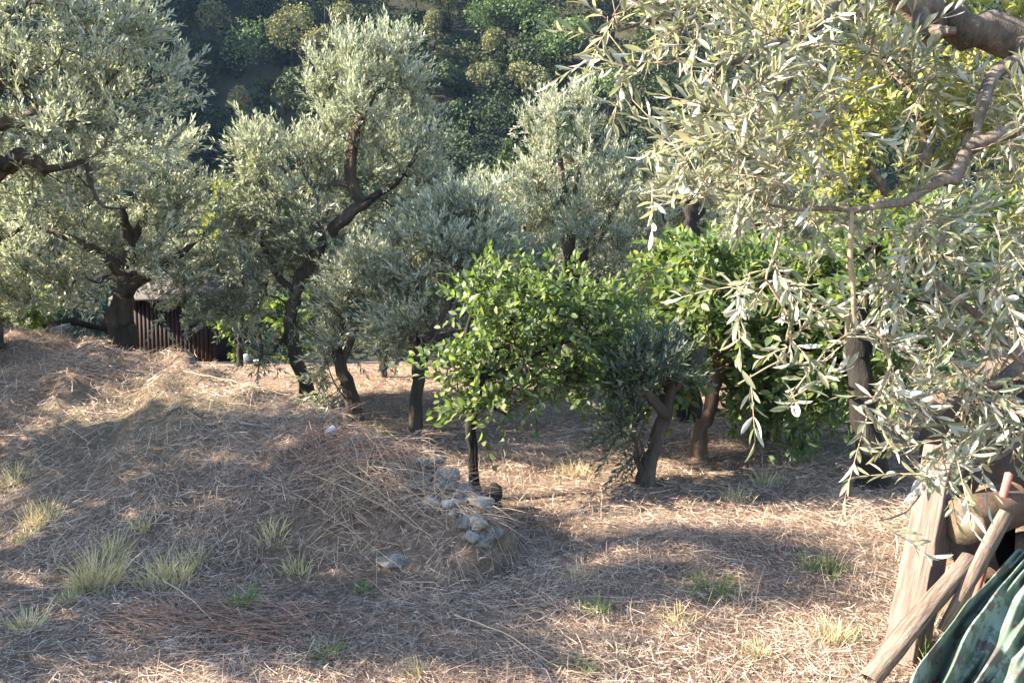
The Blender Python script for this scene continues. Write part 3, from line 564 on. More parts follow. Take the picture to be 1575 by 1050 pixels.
# ------------------------------------------------------------------ near olive on the right
near = make_tree('olive_tree', 'near olive branches with large pale leaves hanging in from the right', 'olive tree',
  [[(2.75, 2.5, float(hz(2.75, 2.5))-.08, .26), (2.7, 2.5, .5, .19), (2.45, 2.5, 1.3, .16), (2.0, 2.45, 2.0, .12)] + LB((1640, 88, 2.4, .065), (1575, 62, 2.4, .052), (1500, 48, 2.4, .046), (1430, 20, 2.4, .046), (1370, -20, 2.4, .04), (1310, -120, 2.4, .04), (1270, -260, 2.4, .025)),
   LB((1420, 15, 2.38, .022), (1412, 45, 2.3, .018), (1440, 50, 2.2, .016), (1468, 48, 2.15, .009)),
   LB((1600, 95, 2.3, .035), (1560, 98, 2.2, .02), (1528, 112, 2.15, .018), (1512, 150, 2.1, .016), (1512, 185, 2.08, .012), (1490, 230, 2.05, .006)),
   [(2.2, 2.48, 1.75, .08)] + LB((1680, 190, 2.3, .03), (1575, 200, 2.1, .02), (1520, 215, 2.05, .017), (1470, 262, 2.0, .016), (1420, 298, 2.0, .014), (1350, 320, 2.0, .009), (1270, 325, 2.0, .006), (1180, 325, 2.0, .004)),
   LB((1320, -100, 2.4, .03), (1290, -10, 2.2, .018), (1250, 50, 2.1, .015), (1215, 110, 2.05, .011), (1205, 160, 2.0, .006)),
   LB((1240, 60, 2.1, .011), (1190, 65, 2.05, .009), (1150, 88, 2.0, .007), (1100, 100, 1.95, .005), (1040, 95, 1.95, .003)),
   LB((1310, -120, 2.4, .02), (1180, -60, 2.1, .012), (1060, 10, 2.0, .007), (950, 45, 1.95, .003)),
   LB((1350, -50, 2.4, .015), (1325, 20, 2.3, .010), (1350, 80, 2.3, .008), (1390, 130, 2.2, .005)),
   LB((1310, 325, 2.0, .006), (1308, 390, 2.0, .009), (1312, 440, 2.0, .008), (1316, 500, 2.0, .007), (1345, 505, 2.0, .006), (1370, 560, 1.95, .005), (1340, 620, 1.9, .003)),
   LB((1205, 330, 2.0, .004), (1190, 400, 1.95, .0032), (1178, 430, 1.95, .003), (1210, 480, 1.95, .0028), (1215, 540, 1.9, .0025), (1180, 565, 1.9, .002), (1135, 590, 1.9, .002)),
   LB((1192, 400, 1.95, .0028), (1240, 460, 1.95, .0025), (1300, 520, 1.95, .0022)), LB((1315, 505, 2.0, .003), (1270, 540, 1.95, .0025), (1215, 610, 1.9, .002)),
   LB((1178, 430, 1.95, .0025), (1130, 440, 1.9, .002), (1075, 425, 1.85, .0016)),
   [(2.5, 2.5, 1.2, .06)] + LB((1700, 520, 2.3, .03), (1575, 560, 2.1, .018), (1500, 600, 2.05, .012), (1440, 640, 2.0, .008), (1390, 690, 2.0, .004)),
   LB((1640, 540, 2.2, .02), (1570, 680, 2.1, .008), (1500, 710, 2.05, .005), (1430, 740, 2.0, .004), (1395, 790, 1.95, .003), (1350, 800, 1.9, .002)),
   LB((1575, 560, 2.1, .014), (1500, 480, 2.05, .009), (1430, 430, 2.0, .005))],
  [blob(1080, 60, 2.05, 90, 60, .22), blob(1000, 130, 1.95, 55, 60, .15), blob(1090, 210, 2.0, 85, 80, .2), blob(1040, 290, 2.0, 55, 50, .15), blob(1190, 160, 2.1, 110, 110, .25), blob(1200, 290, 2.0, 110, 60, .2), blob(1330, 120, 2.2, 60, 60, .2),
   blob(1350, 330, 2.05, 100, 45, .22), blob(1490, 240, 2.15, 90, 110, .25), blob(1450, 400, 2.05, 120, 80, .25), blob(1530, 480, 2.1, 70, 100, .25), blob(1460, 560, 2.05, 100, 70, .22), blob(1420, 650, 2.0, 70, 60, .18), blob(1530, 620, 2.1, 60, 60, .22), blob(1460, 700, 2.0, 75, 26, .14), blob(1350, 800, 1.9, 22, 22, .05),
   blob(1000, 20, 2.0, 90, 40, .2), blob(1180, 20, 2.2, 110, 60, .25), blob(1480, 130, 2.3, 90, 60, .2), blob(1250, -150, 2.4, 200, 120, .5), blob(1620, 300, 2.3, 60, 250, .4), blob(1350, 690, 1.95, 22, 36, .08)],
  leaf='olive_near', bark='bark_pale', tpl='close', n_targets=540, n_shoots=690, per=11, llen=(.036, .06), lwid=(.008, .0135), slen=(.10, .2), up=.05, out=.35, rnd=.75, split=.009, tip=.0011, n_leaf_parts=300, spread=.85, droop=.2, maxw=5, sides=9, rough=.16, wander=.05, flip=.4, stem_r=.0014)

# ------------------------------------------------------------------ far wooded hillside
def crown_cloud(c, r, hgt, n, q, lobes=7):
    """leaf clumps of one far tree: uneven lobes of small tilted faces"""
    ld = nrm(rng.normal(size=(lobes, 3))); ld[:, 2] = np.abs(ld[:, 2])*.9-.15
    lc = ld*np.array([r*.6, r*.6, hgt*.36]); lr = rng.uniform(.38, .62, lobes)
    i = rng.integers(0, lobes, n); d = nrm(rng.normal(size=(n, 3))+np.array([0, 0, .35])); rad = lr[i]*(.72+.3*rng.random(n))
    off = d*rad[:, None]*np.array([r, r, hgt*.6])
    p = np.array(c)+lc[i]+off
    nor = nrm(d+rng.normal(0, .8, (n, 3))); y = nrm(np.cross(nor, rng.normal(size=(n, 3))))
    L = rng.uniform(.6, 1.3, n)*q
    v, f, _ = leaf_cloud(p-y*(L*.5)[:, None], y, nor, L, L*rng.uniform(.6, .95, n), 'thin')
    return v, f
def hill_at(px, py):
    r = ray(px, py); ts = np.arange(80, 400, .5)/r[1]; q = CAM+r*ts[:, None]
    b = np.nonzero(q[:, 2] < hz(q[:, 0], q[:, 1]))[0]
    return q[b[0]] if len(b) else None
FT = [(400, 120, 3.9, 7.5, 'far_green', 'lit green tree, largest of the crowns above the leaning olive on the far hillside'),
      (450, 100, 3.0, 7.5, 'far_olive', 'grey olive coloured tree right of the largest lit crown on the hillside'),
      (500, 95, 3.0, 5.0, 'far_tan', 'rounded tan treetop directly left of the leaning olive spire'),
      (372, 185, 1.8, 5.0, 'far_tan', 'small yellowish tree below the largest lit crown on the hillside'),
      (438, 155, 1.1, 2.6, 'far_tan', 'tiny pale yellow bush under the grey olive hillside tree'),
      (460, 60, 2.4, 5.0, 'far_olive', 'grey green hillside tree above the rounded tan treetop'),
      (525, 55, 2.0, 5.0, 'far_olive', 'slim grey treetop left of the leaning olive tip'),
      (500, 20, 2.6, 5.5, 'far_dark', 'dull green hillside tree near the top edge left of the middle'),
      (405, 20, 2.0, 4.5, 'far_green', 'pale green hillside tree at the top edge above the largest lit crown'),
      (330, 60, 1.9, 6.0, 'far_olive', 'tall greyish tree on the dark slope right of the left olive crown'),
      (300, 185, 2.4, 5.0, 'far_dark', 'dark green tree low on the slope beside the left olive crown'),
      (690, 25, 2.4, 5.5, 'far_olive', 'grey green tree at the top edge right of the leaning olive'),
      (668, 55, 1.6, 4.0, 'far_olive', 'small grey tree beside the tip of the leaning olive'),
      (740, 60, 2.4, 5.5, 'far_green', 'green tree at the left end of the lit green belt'),
      (770, 45, 2.2, 5.5, 'far_green', 'green tree second in the lit green belt on the slope'),
      (800, 50, 2.6, 5.5, 'far_green', 'tall green tree in the middle of the lit green belt'),
      (835, 70, 2.6, 5.5, 'far_green', 'green tree right of the middle of the lit green belt'),
      (846, 100, 2.6, 5.0, 'far_green', 'brightest green tree at the lower end of the lit green belt'),
      (880, 90, 2.8, 6.0, 'far_green', 'green tree at the right end of the lit green belt'),
      (760, 80, 1.6, 4.0, 'far_olive', 'small olive coloured tree under the left of the green belt'),
      (745, 135, 2.0, 4.5, 'far_olive', 'lone olive brown tree in the dark slope above the conifer'),
      (683, 95, 1.4, 3.2, 'far_olive', 'small olive brown bush right of the leaning olive crown'),
      (685, 140, 1.9, 4.5, 'far_dark', 'dull green tree in the dark slope right of the leaning olive'),
      (800, 140, 1.9, 4.5, 'far_olive', 'olive brown tree above the pale pointed olive'),
      (825, 150, 2.2, 5.0, 'far_olive', 'grey brown tree touching the tip of the pale pointed olive'),
      (935, 160, 2.8, 5.5, 'far_green', 'green tree right of the tip of the pale pointed olive'),
      (700, 200, 1.9, 4.5, 'far_dark', 'dark tree low on the slope above the forked olive'),
      (800, 195, 2.0, 4.5, 'far_dark', 'dark tree low on the slope left of the pale pointed olive'),
      (575, 15, 2.3, 5.0, 'far_dark', 'dark tree at the top edge above the leaning olive tip'),
      (260, 20, 2.4, 5.5, 'far_dark', 'dark tree at the top edge beside the left olive crown'),
      (640, 15, 2.2, 5.0, 'far_olive', 'greyish tree at the top edge just right of the leaning olive tip'),
      (920, 30, 2.6, 5.5, 'far_dark', 'dark tree at the top edge left of the near olive leaves')]
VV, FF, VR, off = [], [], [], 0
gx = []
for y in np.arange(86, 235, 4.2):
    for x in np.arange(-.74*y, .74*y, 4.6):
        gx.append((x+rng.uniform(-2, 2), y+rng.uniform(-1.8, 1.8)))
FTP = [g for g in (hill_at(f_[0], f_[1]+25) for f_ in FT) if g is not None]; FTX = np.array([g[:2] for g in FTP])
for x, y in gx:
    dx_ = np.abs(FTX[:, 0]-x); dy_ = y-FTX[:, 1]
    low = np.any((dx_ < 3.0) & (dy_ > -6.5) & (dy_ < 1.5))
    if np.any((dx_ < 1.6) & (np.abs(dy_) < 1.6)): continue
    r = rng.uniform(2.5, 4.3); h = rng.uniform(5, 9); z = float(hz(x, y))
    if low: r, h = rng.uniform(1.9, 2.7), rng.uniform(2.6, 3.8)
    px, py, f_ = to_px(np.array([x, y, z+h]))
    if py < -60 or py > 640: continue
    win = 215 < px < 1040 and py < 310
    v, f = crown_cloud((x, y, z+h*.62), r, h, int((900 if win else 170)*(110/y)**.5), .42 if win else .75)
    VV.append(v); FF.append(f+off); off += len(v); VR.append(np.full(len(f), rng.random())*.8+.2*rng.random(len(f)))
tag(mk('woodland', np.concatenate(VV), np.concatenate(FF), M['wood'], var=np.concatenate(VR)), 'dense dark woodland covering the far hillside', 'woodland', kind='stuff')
for px, py, r, h, mt, lab in FT:
    g = hill_at(px, py+25)
    if g is None: continue
    k = g[1]/125
    r, h = r*k*1.25, h*k*1.1
    root = thing('hillside_tree', g-np.array([0, 0, .3]), lab, 'tree', 'lit trees on the far hillside')
    V, F = tubes([(g+np.array([[0, 0, -.3], [.1, 0, h*.3], [0, .1, h*.75]]), np.array([.2, .16, .08]))], 6); mk('trunk', V, fix_caps(F), M['bark_dark'], root, smooth=True)
    v, f = crown_cloud(g+np.array([0, -.6, h*.72]), r, h, 1100, .42, 9); tag(mk('crown', v, f, M[mt], root, var=rng.random(len(f))*.5), kind='stuff')

# ------------------------------------------------------------------ shed beyond the bank
def box(x0, x1, y0, y1, z0, z1):
    V = np.array([[x, y, z] for z in (z0, z1) for y in (y0, y1) for x in (x0, x1)], float)
    return V, np.array([[0, 2, 3, 1], [4, 5, 7, 6], [0, 1, 5, 4], [1, 3, 7, 5], [3, 2, 6, 7], [2, 0, 4, 6]])
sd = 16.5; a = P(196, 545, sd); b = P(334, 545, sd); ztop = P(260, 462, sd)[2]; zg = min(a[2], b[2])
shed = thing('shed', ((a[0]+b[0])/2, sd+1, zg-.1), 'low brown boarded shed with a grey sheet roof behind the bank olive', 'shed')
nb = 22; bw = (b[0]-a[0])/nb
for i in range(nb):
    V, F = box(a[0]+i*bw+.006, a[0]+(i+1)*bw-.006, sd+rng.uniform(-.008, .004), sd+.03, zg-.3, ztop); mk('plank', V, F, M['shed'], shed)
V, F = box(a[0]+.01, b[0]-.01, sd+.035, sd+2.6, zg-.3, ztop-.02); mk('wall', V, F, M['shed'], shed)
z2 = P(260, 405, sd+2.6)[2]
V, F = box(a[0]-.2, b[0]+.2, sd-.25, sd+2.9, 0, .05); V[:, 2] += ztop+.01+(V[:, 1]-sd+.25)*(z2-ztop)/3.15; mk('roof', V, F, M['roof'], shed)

# ------------------------------------------------------------------ stones, stump, litter on the bank
def rock(name, label, loc, size, m, cat='stone', parent=None, flat=.7, seed=0):
    r = np.random.default_rng(seed); bm = bmesh.new()
    q = r.uniform(-1, 1, (15, 3)); q = q/np.maximum(np.abs(q).max(1, keepdims=True), .75)*r.uniform(.8, 1, (15, 1)); q = q*np.array(size)*np.array([1, 1, flat])*.9
    for v_ in q: bm.verts.new(v_)
    h_ = bmesh.ops.convex_hull(bm, input=bm.verts); bmesh.ops.delete(bm, geom=[g_ for g_ in h_['geom_interior'] if isinstance(g_, bmesh.types.BMVert)], context='VERTS')
    bmesh.ops.bevel(bm, geom=list(bm.edges), offset=min(size)*.09, segments=1, affect='EDGES', clamp_overlap=True)
    bmesh.ops.triangulate(bm, faces=bm.faces); bmesh.ops.recalc_face_normals(bm, faces=bm.faces); bm.verts.index_update()
    V = np.array([v_.co[:] for v_ in bm.verts]); F = np.array([[v_.index for v_ in f_.verts] for f_ in bm.faces]); bm.free()
    a = r.uniform(0, 6.28); ca, sa = math.cos(a), math.sin(a); tl = r.normal(0, .25)
    V = V@np.array([[1, 0, 0], [0, math.cos(tl), math.sin(tl)], [0, -math.sin(tl), math.cos(tl)]])
    V = V@np.array([[ca, sa, 0], [-sa, ca, 0], [0, 0, 1]])+np.array(loc)
    o = mk(name, V, F, m, parent)
    if label: tag(o, label, cat)
    return o
wl_base = G(700, 760)
wall = thing('stone_wall', wl_base, 'tumbled dry stone wall end of grey stones at the foot of the bank', 'stone wall')
for k, (px, py, s, m) in enumerate([(668, 718, .085, 'stone'), (690, 733, .09, 'stone'), (650, 742, .08, 'stone'), (640, 715, .06, 'stone'), (676, 752, .08, 'stone'), (655, 690, .05, 'stone'), (612, 690, .05, 'stone'),
      (715, 752, .07, 'stone'), (722, 800, .075, 'stone'), (737, 778, .07, 'stone'), (705, 775, .06, 'stone'), (742, 808, .075, 'stone'), (725, 828, .07, 'stone'), (752, 838, .06, 'stone'), (630, 750, .05, 'stone'), (690, 757, .05, 'stone'), (700, 795, .05, 'stone'), (740, 835, .06, 'stone'), (655, 760, .04, 'stone'), (672, 700, .05, 'stone'), (712, 815, .05, 'stone'), (640, 775, .035, 'stone'), (762, 825, .05, 'stone'), (728, 765, .05, 'stone'),
      (664, 772, .062, 'stone_pale'), (692, 780, .052, 'stone_pale')]):
    p = G(px, py); rock('stone', None, p+np.array([0, 0, s*rng.uniform(-.1, .25)]), (s*rng.uniform(.9, 1.5), s*.9, s*rng.uniform(.7, 1.1)), M[m], parent=wall, seed=k+3)
rock('rock_slab', 'flat blue grey stone slab lying in the straw below the bank', G(603, 872)+np.array([0, 0, .01]), (.13, .10, .05), M['stone'], seed=40, flat=.6)
rock('plastic_scrap', 'small white plastic scrap on the crest of the bank', G(507, 668)+np.array([0, 0, .02]), (.06, .05, .05), M['white'], 'litter', seed=41)
p = P(375, 547, 14.2); rock('white_bag', 'white bag lying on the ground right of the shed', (p[0], p[1], hz(p[0], p[1])+.08), (.13, .12, .15), M['white'], 'bag', seed=42)
p = P(396, 553, 13.6); rock('white_box', 'flat whitish sack on the ground nearest the leaning olive', (p[0], p[1], hz(p[0], p[1])+.05), (.12, .10, .09), M['white'], 'sack', seed=43)
for k, (px, py, s, lab) in enumerate([(92, 505, .10, 'grey stone at the left of the row on the bank crest'), (150, 503, .09, 'grey stone beside the bank olive trunk'), (120, 498, .07, 'small stone between two others on the bank crest')]):
    rock('stone', lab, G(px, py+6)+np.array([0, 0, s*.3]), (s*1.3, s, s), M['stone'], seed=60+k)
p = P(757, 782, 5.3); p[2] = hz(p[0], p[1])
V, F = tubes([(p+np.array([[0, 0, -.05], [.004, 0, .03], [-.004, .003, .08], [.006, 0, .13], [.012, 0, .165], [.006, .004, .18]]), np.array([.06, .048, .05, .056, .046, .022]))], 12, .5)
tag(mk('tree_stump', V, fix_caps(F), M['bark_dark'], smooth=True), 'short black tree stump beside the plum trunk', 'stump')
V, F = tubes([(np.array([P(66, 507, 8.2), P(110, 497, 8.3), P(165, 512, 8.4)])+np.array([0, 0, .03]), np.array([.03, .04, .02]))], 7, .3)
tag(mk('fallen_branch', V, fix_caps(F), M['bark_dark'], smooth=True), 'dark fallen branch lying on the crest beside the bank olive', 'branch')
V, F = tubes([(np.array([P(655, 540, 7.5), P(680, 500, 7.5), P(713, 446, 7.5)]), np.array([.014, .012, .009]))], 6, .1)
tag(mk('prop_cane', V, fix_caps(F), M['pole'], smooth=True), 'pale cane leaning in the fork of the straight olive', 'cane')

# ------------------------------------------------------------------ woodpile under the near olive
def rod(name, label, cat, pts, rad, m, sides=12, rough=.12, ends=None):
    c = catmull(np.array([[*p, r] for p, r in zip(pts, rad)]), .05); c[1:-1, :3] += rng.normal(0, rad[0]*.05, (len(c)-2, 3)); V, F = tubes([(c[:, :3], c[:, 3])], sides, rough)
    return along(tag(mk(name, V, fix_caps(F), m, smooth=True), label, cat), pts[0], pts[-1])
def along(o, a, b):                       # local z along the piece
    z = nrm(np.array(b)-np.array(a)); x = nrm(np.cross([0, 1, 0], z)); y = np.cross(z, x)
    M4 = Matrix(((x[0], y[0], z[0], a[0]), (x[1], y[1], z[1], a[1]), (x[2], y[2], z[2], a[2]), (0, 0, 0, 1)))
    o.data.transform(M4.inverted()); o.matrix_world = M4; return o
b0 = P(1396, 990, 3.30); b1 = P(1455, 690, 3.50); ax = nrm(b1-b0)
fx = nrm(np.array([.62, -.78, 0])-ax*np.dot([.62, -.78, 0], ax)); fy = np.cross(ax, fx)
beam_V = []; nseg = 14
for i in range(nseg+1):
    c = b0-ax*.08+(b1-b0+ax*.08)*i/nseg
    hw = .064-.004*i/nseg; hd = .07
    for sx, sy in ((-1, -1), (1, -1), (1, 1), (-1, 1)):
        beam_V.append(c+fx*(sx*hw+rng.normal(0, .0022))+fy*(sy*hd+rng.normal(0, .0022)))
beam_F = [[i*4+j, i*4+(j+1) % 4, i*4+4+(j+1) % 4, i*4+4+j] for i in range(nseg) for j in range(4)]+[[3, 2, 1, 0], [nseg*4, nseg*4+1, nseg*4+2, nseg*4+3]]
bm_ = tag(mk('timber_beam', np.array(beam_V), np.array(beam_F), M['plank']), 'thick squared timber beam leaning upright, pale side lit', 'beam')
along(bm_, b0, b1)
bv = bm_.modifiers.new('edge', 'BEVEL'); bv.width = .006; bv.segments = 2
lg = P(1480, 804, 3.32); ldir = nrm(np.array([.86, .50, .06]))
log = thing('log', lg, 'short thick sawn log wedged behind the beam, its cut end showing', 'log')
def log_mesh(c, d, length, r, parent, m='log_bark'):
    u = np.linspace(0, length, 6)[:, None]; V, F = tubes([(c+d*u, np.full(6, r))], 14, .1); mk('bark', V, fix_caps(F), M[m], parent, smooth=True)
    A = nrm(np.cross(d, [0, 0, 1])); Bv = np.cross(d, A); k = np.arange(14)*2*math.pi/14
    rr = r*(1+.06*np.sin(3*k+1)); ring = c-d*.004+A*(np.cos(k)*rr)[:, None]+Bv*(np.sin(k)*rr)[:, None]
    back = ring+d*.02; V = np.vstack([ring, back, [c-d*.010]]); j = np.arange(14); k2 = (j+1) % 14
    mk('sawn_end', V, [np.stack([j, k2, k2+14, j+14], -1), np.stack([k2, j, np.full(14, 28)], -1)], M['log_end'], parent)
log_mesh(lg, ldir, .5, .094, log)
for k, (px, py, d, r, lab) in enumerate([(1500, 905, 3.55, .075, 'dark log low in the shaded pile behind the poles'), (1462, 930, 3.6, .07, 'dark log at the bottom of the pile behind the beam foot'), (1535, 850, 3.6, .07, 'dark log under the black sheet right of the sawn log'), (1520, 770, 3.65, .07, 'dark log topmost in the pile above the sawn log'), (1440, 985, 3.62, .06, 'dark log on the ground behind the leaning poles')]):
    c = P(px, py, d); t_ = thing('log', c, lab, 'log'); log_mesh(c, nrm(np.array([.9, .42, 0])), .55, r, t_)
rod('wooden_pole', 'thick weathered pole slanting from the ground across the beam foot', 'pole', [P(1338, 1046, 3.0), P(1415, 950, 3.1), P(1494, 858, 3.2)], [.036, .037, .032], M['pole'], rough=.18)
rod('wooden_pole', 'pale split pole leaning steeply just right of the thick pole', 'pole', [P(1447, 968, 3.1), P(1492, 890, 3.15), P(1546, 788, 3.22)], [.014, .028, .027], M['pole'], 7, .2)
rod('red_pole', 'thin faded red pole leaning behind the wooden poles', 'pole', [P(1468, 1000, 3.28), P(1510, 880, 3.33), P(1552, 728, 3.4)], [.016, .016, .016], M['red'], 10, .04)
def cloth(name, label, cat, fn, nu, nv, m, th=.004):
    U, Vv = np.meshgrid(np.linspace(0, 1, nu), np.linspace(0, 1, nv)); V = fn(U.ravel(), Vv.ravel())
    i = np.arange((nv-1)*(nu-1)); q = i//(nu-1)*nu+i % (nu-1)
    o = tag(mk(name, V, np.stack([q, q+1, q+nu+1, q+nu], -1), m, smooth=True), label, cat)
    s = o.modifiers.new('thickness', 'SOLIDIFY'); s.thickness = th; return o
def camo_fn(u, v):                        # u along the pile, v from the ground up
    e0 = P(1395, 1062, 2.95); e1 = P(1720, 1062, 2.75); t0 = P(1560, 850, 3.25); t1 = P(1800, 760, 3.25)
    p = (e0+(e1-e0)*u[:, None])*(1-v)[:, None]+(t0+(t1-t0)*u[:, None])*v[:, None]
    ph = u*(38+6*v)+1.6*np.sin(v*2.3+u*5)+1.1*np.sin(v*5.1-u*9)
    f = (np.sin(ph)*(.55+.45*np.sin(u*8.3+v*2.7+1))+.25*np.sin(ph*1.9-v*4+1)*np.sin(v*4+u*6)); n = nrm(np.array([-.55, -.75, .45]))
    return p+n*((np.abs(f)**.8*np.sign(f)*.11+.006*np.sin(u*50+v*23))*(1.1-.3*v)+.05*np.sin(v*3.1))[:, None]
cloth('camouflage_tarp', 'mint green camouflage tarp hanging in folds at the lower right corner', 'tarp', camo_fn, 260, 70, M['camo'])
def black_fn(u, v):                       # over the top of the pile and down its left side
    a = np.array([1.92, 3.40, 0.0]); prof = np.array([[0.30, .0, -.05], [.16, .0, .35], [.16, .02, .62], [.34, .05, .86], [.8, .15, .94], [1.5, .2, .80]])
    s = v*(len(prof)-1); i = np.clip(s.astype(int), 0, len(prof)-2); q = prof[i]+(prof[i+1]-prof[i])*(s-i)[:, None]
    p = a+q+np.array([.2, 1.25, 0])*u[:, None]
    return p+np.stack([np.sin(u*26+v*3)*.016, 0*u, np.sin(u*17+v*9)*.014+np.sin(v*22+u*5)*.008], -1)
cloth('black_sheet', 'black plastic sheet over the woodpile behind the poles', 'sheet', black_fn, 60, 60, M['black'])

# ------------------------------------------------------------------ dry grass
def ribbons(p, d, L, Wd, bend, name, m, parent=None, seg=2, var=None, up=None):
    """bent tapering blades: p base, d direction, bend = drop or curl vector at the tip"""
    n = len(p); u = np.linspace(0, 1, seg+1); side = nrm(np.cross(d, rng.normal(size=(n, 3))))
    V = np.empty((n, (seg+1)*2, 3))
    for k, t_ in enumerate(u):
        c = p+d*(L*t_)[:, None]+bend*(t_**2); wk = (Wd*(1-.75*t_))[:, None]
        V[:, 2*k] = c-side*wk*.5; V[:, 2*k+1] = c+side*wk*.5
    f = np.array([[2*k, 2*k+1, 2*k+3, 2*k+2] for k in range(seg)])
    F = (f[None]+(np.arange(n)*(seg+1)*2)[:, None, None]).reshape(-1, 4)
    vv = rng.random(n) if var is None else var
    return mk(name, V.reshape(-1, 3), F, m, parent, var=np.repeat(vv, seg))
def scatter(n, y0, y1, pw):
    u = rng.random(n); y = (y0**(1-pw)+u*(y1**(1-pw)-y0**(1-pw)))**(1/(1-pw)); x = rng.uniform(-1, 1, n)*(.68*y+.5); return x, y
x, y = scatter(165000, 2.5, 13, 1.35); cl = fnoise(x*3.1, y*3.1, 1.0); cl2 = fnoise(x*1.1+5, y*1.1, 1.0)
slope = np.abs(hz(x+.05, y)-hz(x-.05, y))+np.abs(hz(x, y+.05)-hz(x, y-.05)); keep = rng.random(len(x)) < np.clip(.55+.6*cl, .08, 1)*np.where(slope > .085, .3, 1); x, y, cl, cl2 = x[keep], y[keep], cl[keep], cl2[keep]; n = len(x)
yaw = rng.uniform(0, 6.28, n)+.0; yaw = np.where(rng.random(n) < .25, .35+cl2*2.5+rng.normal(0, .5, n), yaw)
L = rng.uniform(.025, .13, n)*(1+.25*(rng.random(n) < .08)*4); pit = rng.normal(.06, .16, n)
d = np.stack([np.cos(yaw)*np.cos(pit), np.sin(yaw)*np.cos(pit), np.sin(pit)], -1); ex = x+d[:, 0]*L; ey = y+d[:, 1]*L
z0 = hz(x, y)+rng.uniform(0, .035, n)*(1+cl); z1 = hz(ex, ey)+rng.uniform(0, .045, n)*(1+cl)
d[:, 2] = (z1-z0)/L; wd = rng.uniform(.0014, .004, n)*np.clip(y/4.5, .8, 1.8)
bend = rng.normal(0, .03, (n, 3)); bend[:, 2] = np.abs(bend[:, 2])*.3
tag(ribbons(np.stack([x, y, z0], -1), d, L, wd, bend, 'dry_straw', M['straw'], var=np.clip(rng.beta(1.1, 1.1, n)+.15*cl2, 0, 1)), 'dry mown straw lying all over the ground', 'straw', kind='stuff')
x, y = scatter(34000, 2.5, 15, 1.3); cl = fnoise(x*2.2+3, y*2.2, 1.0); keep = rng.random(len(x)) < np.clip(.35+.7*cl, .03, 1); x, y = x[keep], y[keep]; n = len(x)
d = nrm(np.stack([rng.normal(0, .5, n), rng.normal(0, .5, n), np.ones(n)], -1)); L = rng.uniform(.03, .13, n)*(1+.6*(rng.random(n) < .05))
tag(ribbons(np.stack([x, y, hz(x, y)-.005], -1), d, L, rng.uniform(.002, .004, n)*np.clip(y/4.5, .8, 1.8), rng.normal(0, .02, (n, 3)), 'dry_stubble', M['straw'], var=np.clip(rng.random(n)*.8+.1, 0, 1)), 'short dry grass stubble standing among the straw', 'stubble', kind='stuff')
def tuft(px, py, h, r, n, m, label, lean=(0, 0)):
    h = h*1.25; n = int(n*.7); r = r*.65; c = G(px, py); th = rng.uniform(0, 6.28, n); rr = r*np.sqrt(rng.random(n))
    p = np.stack([c[0]+np.cos(th)*rr, c[1]+np.sin(th)*rr, np.zeros(n)], -1); p[:, 2] = hz(p[:, 0], p[:, 1])-.01
    n4 = rng.integers(0, 6, n); cx = rng.normal(0, r*.5, (6, 2)); ch = rng.uniform(.45, 1.15, 6); p[:, :2] += cx[n4]; p[:, 2] = hz(p[:, 0], p[:, 1])-.01
    d = nrm(np.stack([np.cos(th)*rr/r*.3+lean[0]+rng.normal(0, .2, n), np.sin(th)*rr/r*.3+lean[1]+rng.normal(0, .2, n), np.ones(n)], -1))
    L = h*rng.uniform(.35, 1.1, n)*ch[n4]; bend = np.stack([np.cos(th), np.sin(th), -.8*np.ones(n)], -1)*(L*rng.uniform(.05, .45, n))[:, None]
    root = thing('grass_tuft', c, label, 'grass')
    tag(ribbons(p, d, L, rng.uniform(.0035, .007, n), bend, 'blades', m, root, 3), kind='stuff')
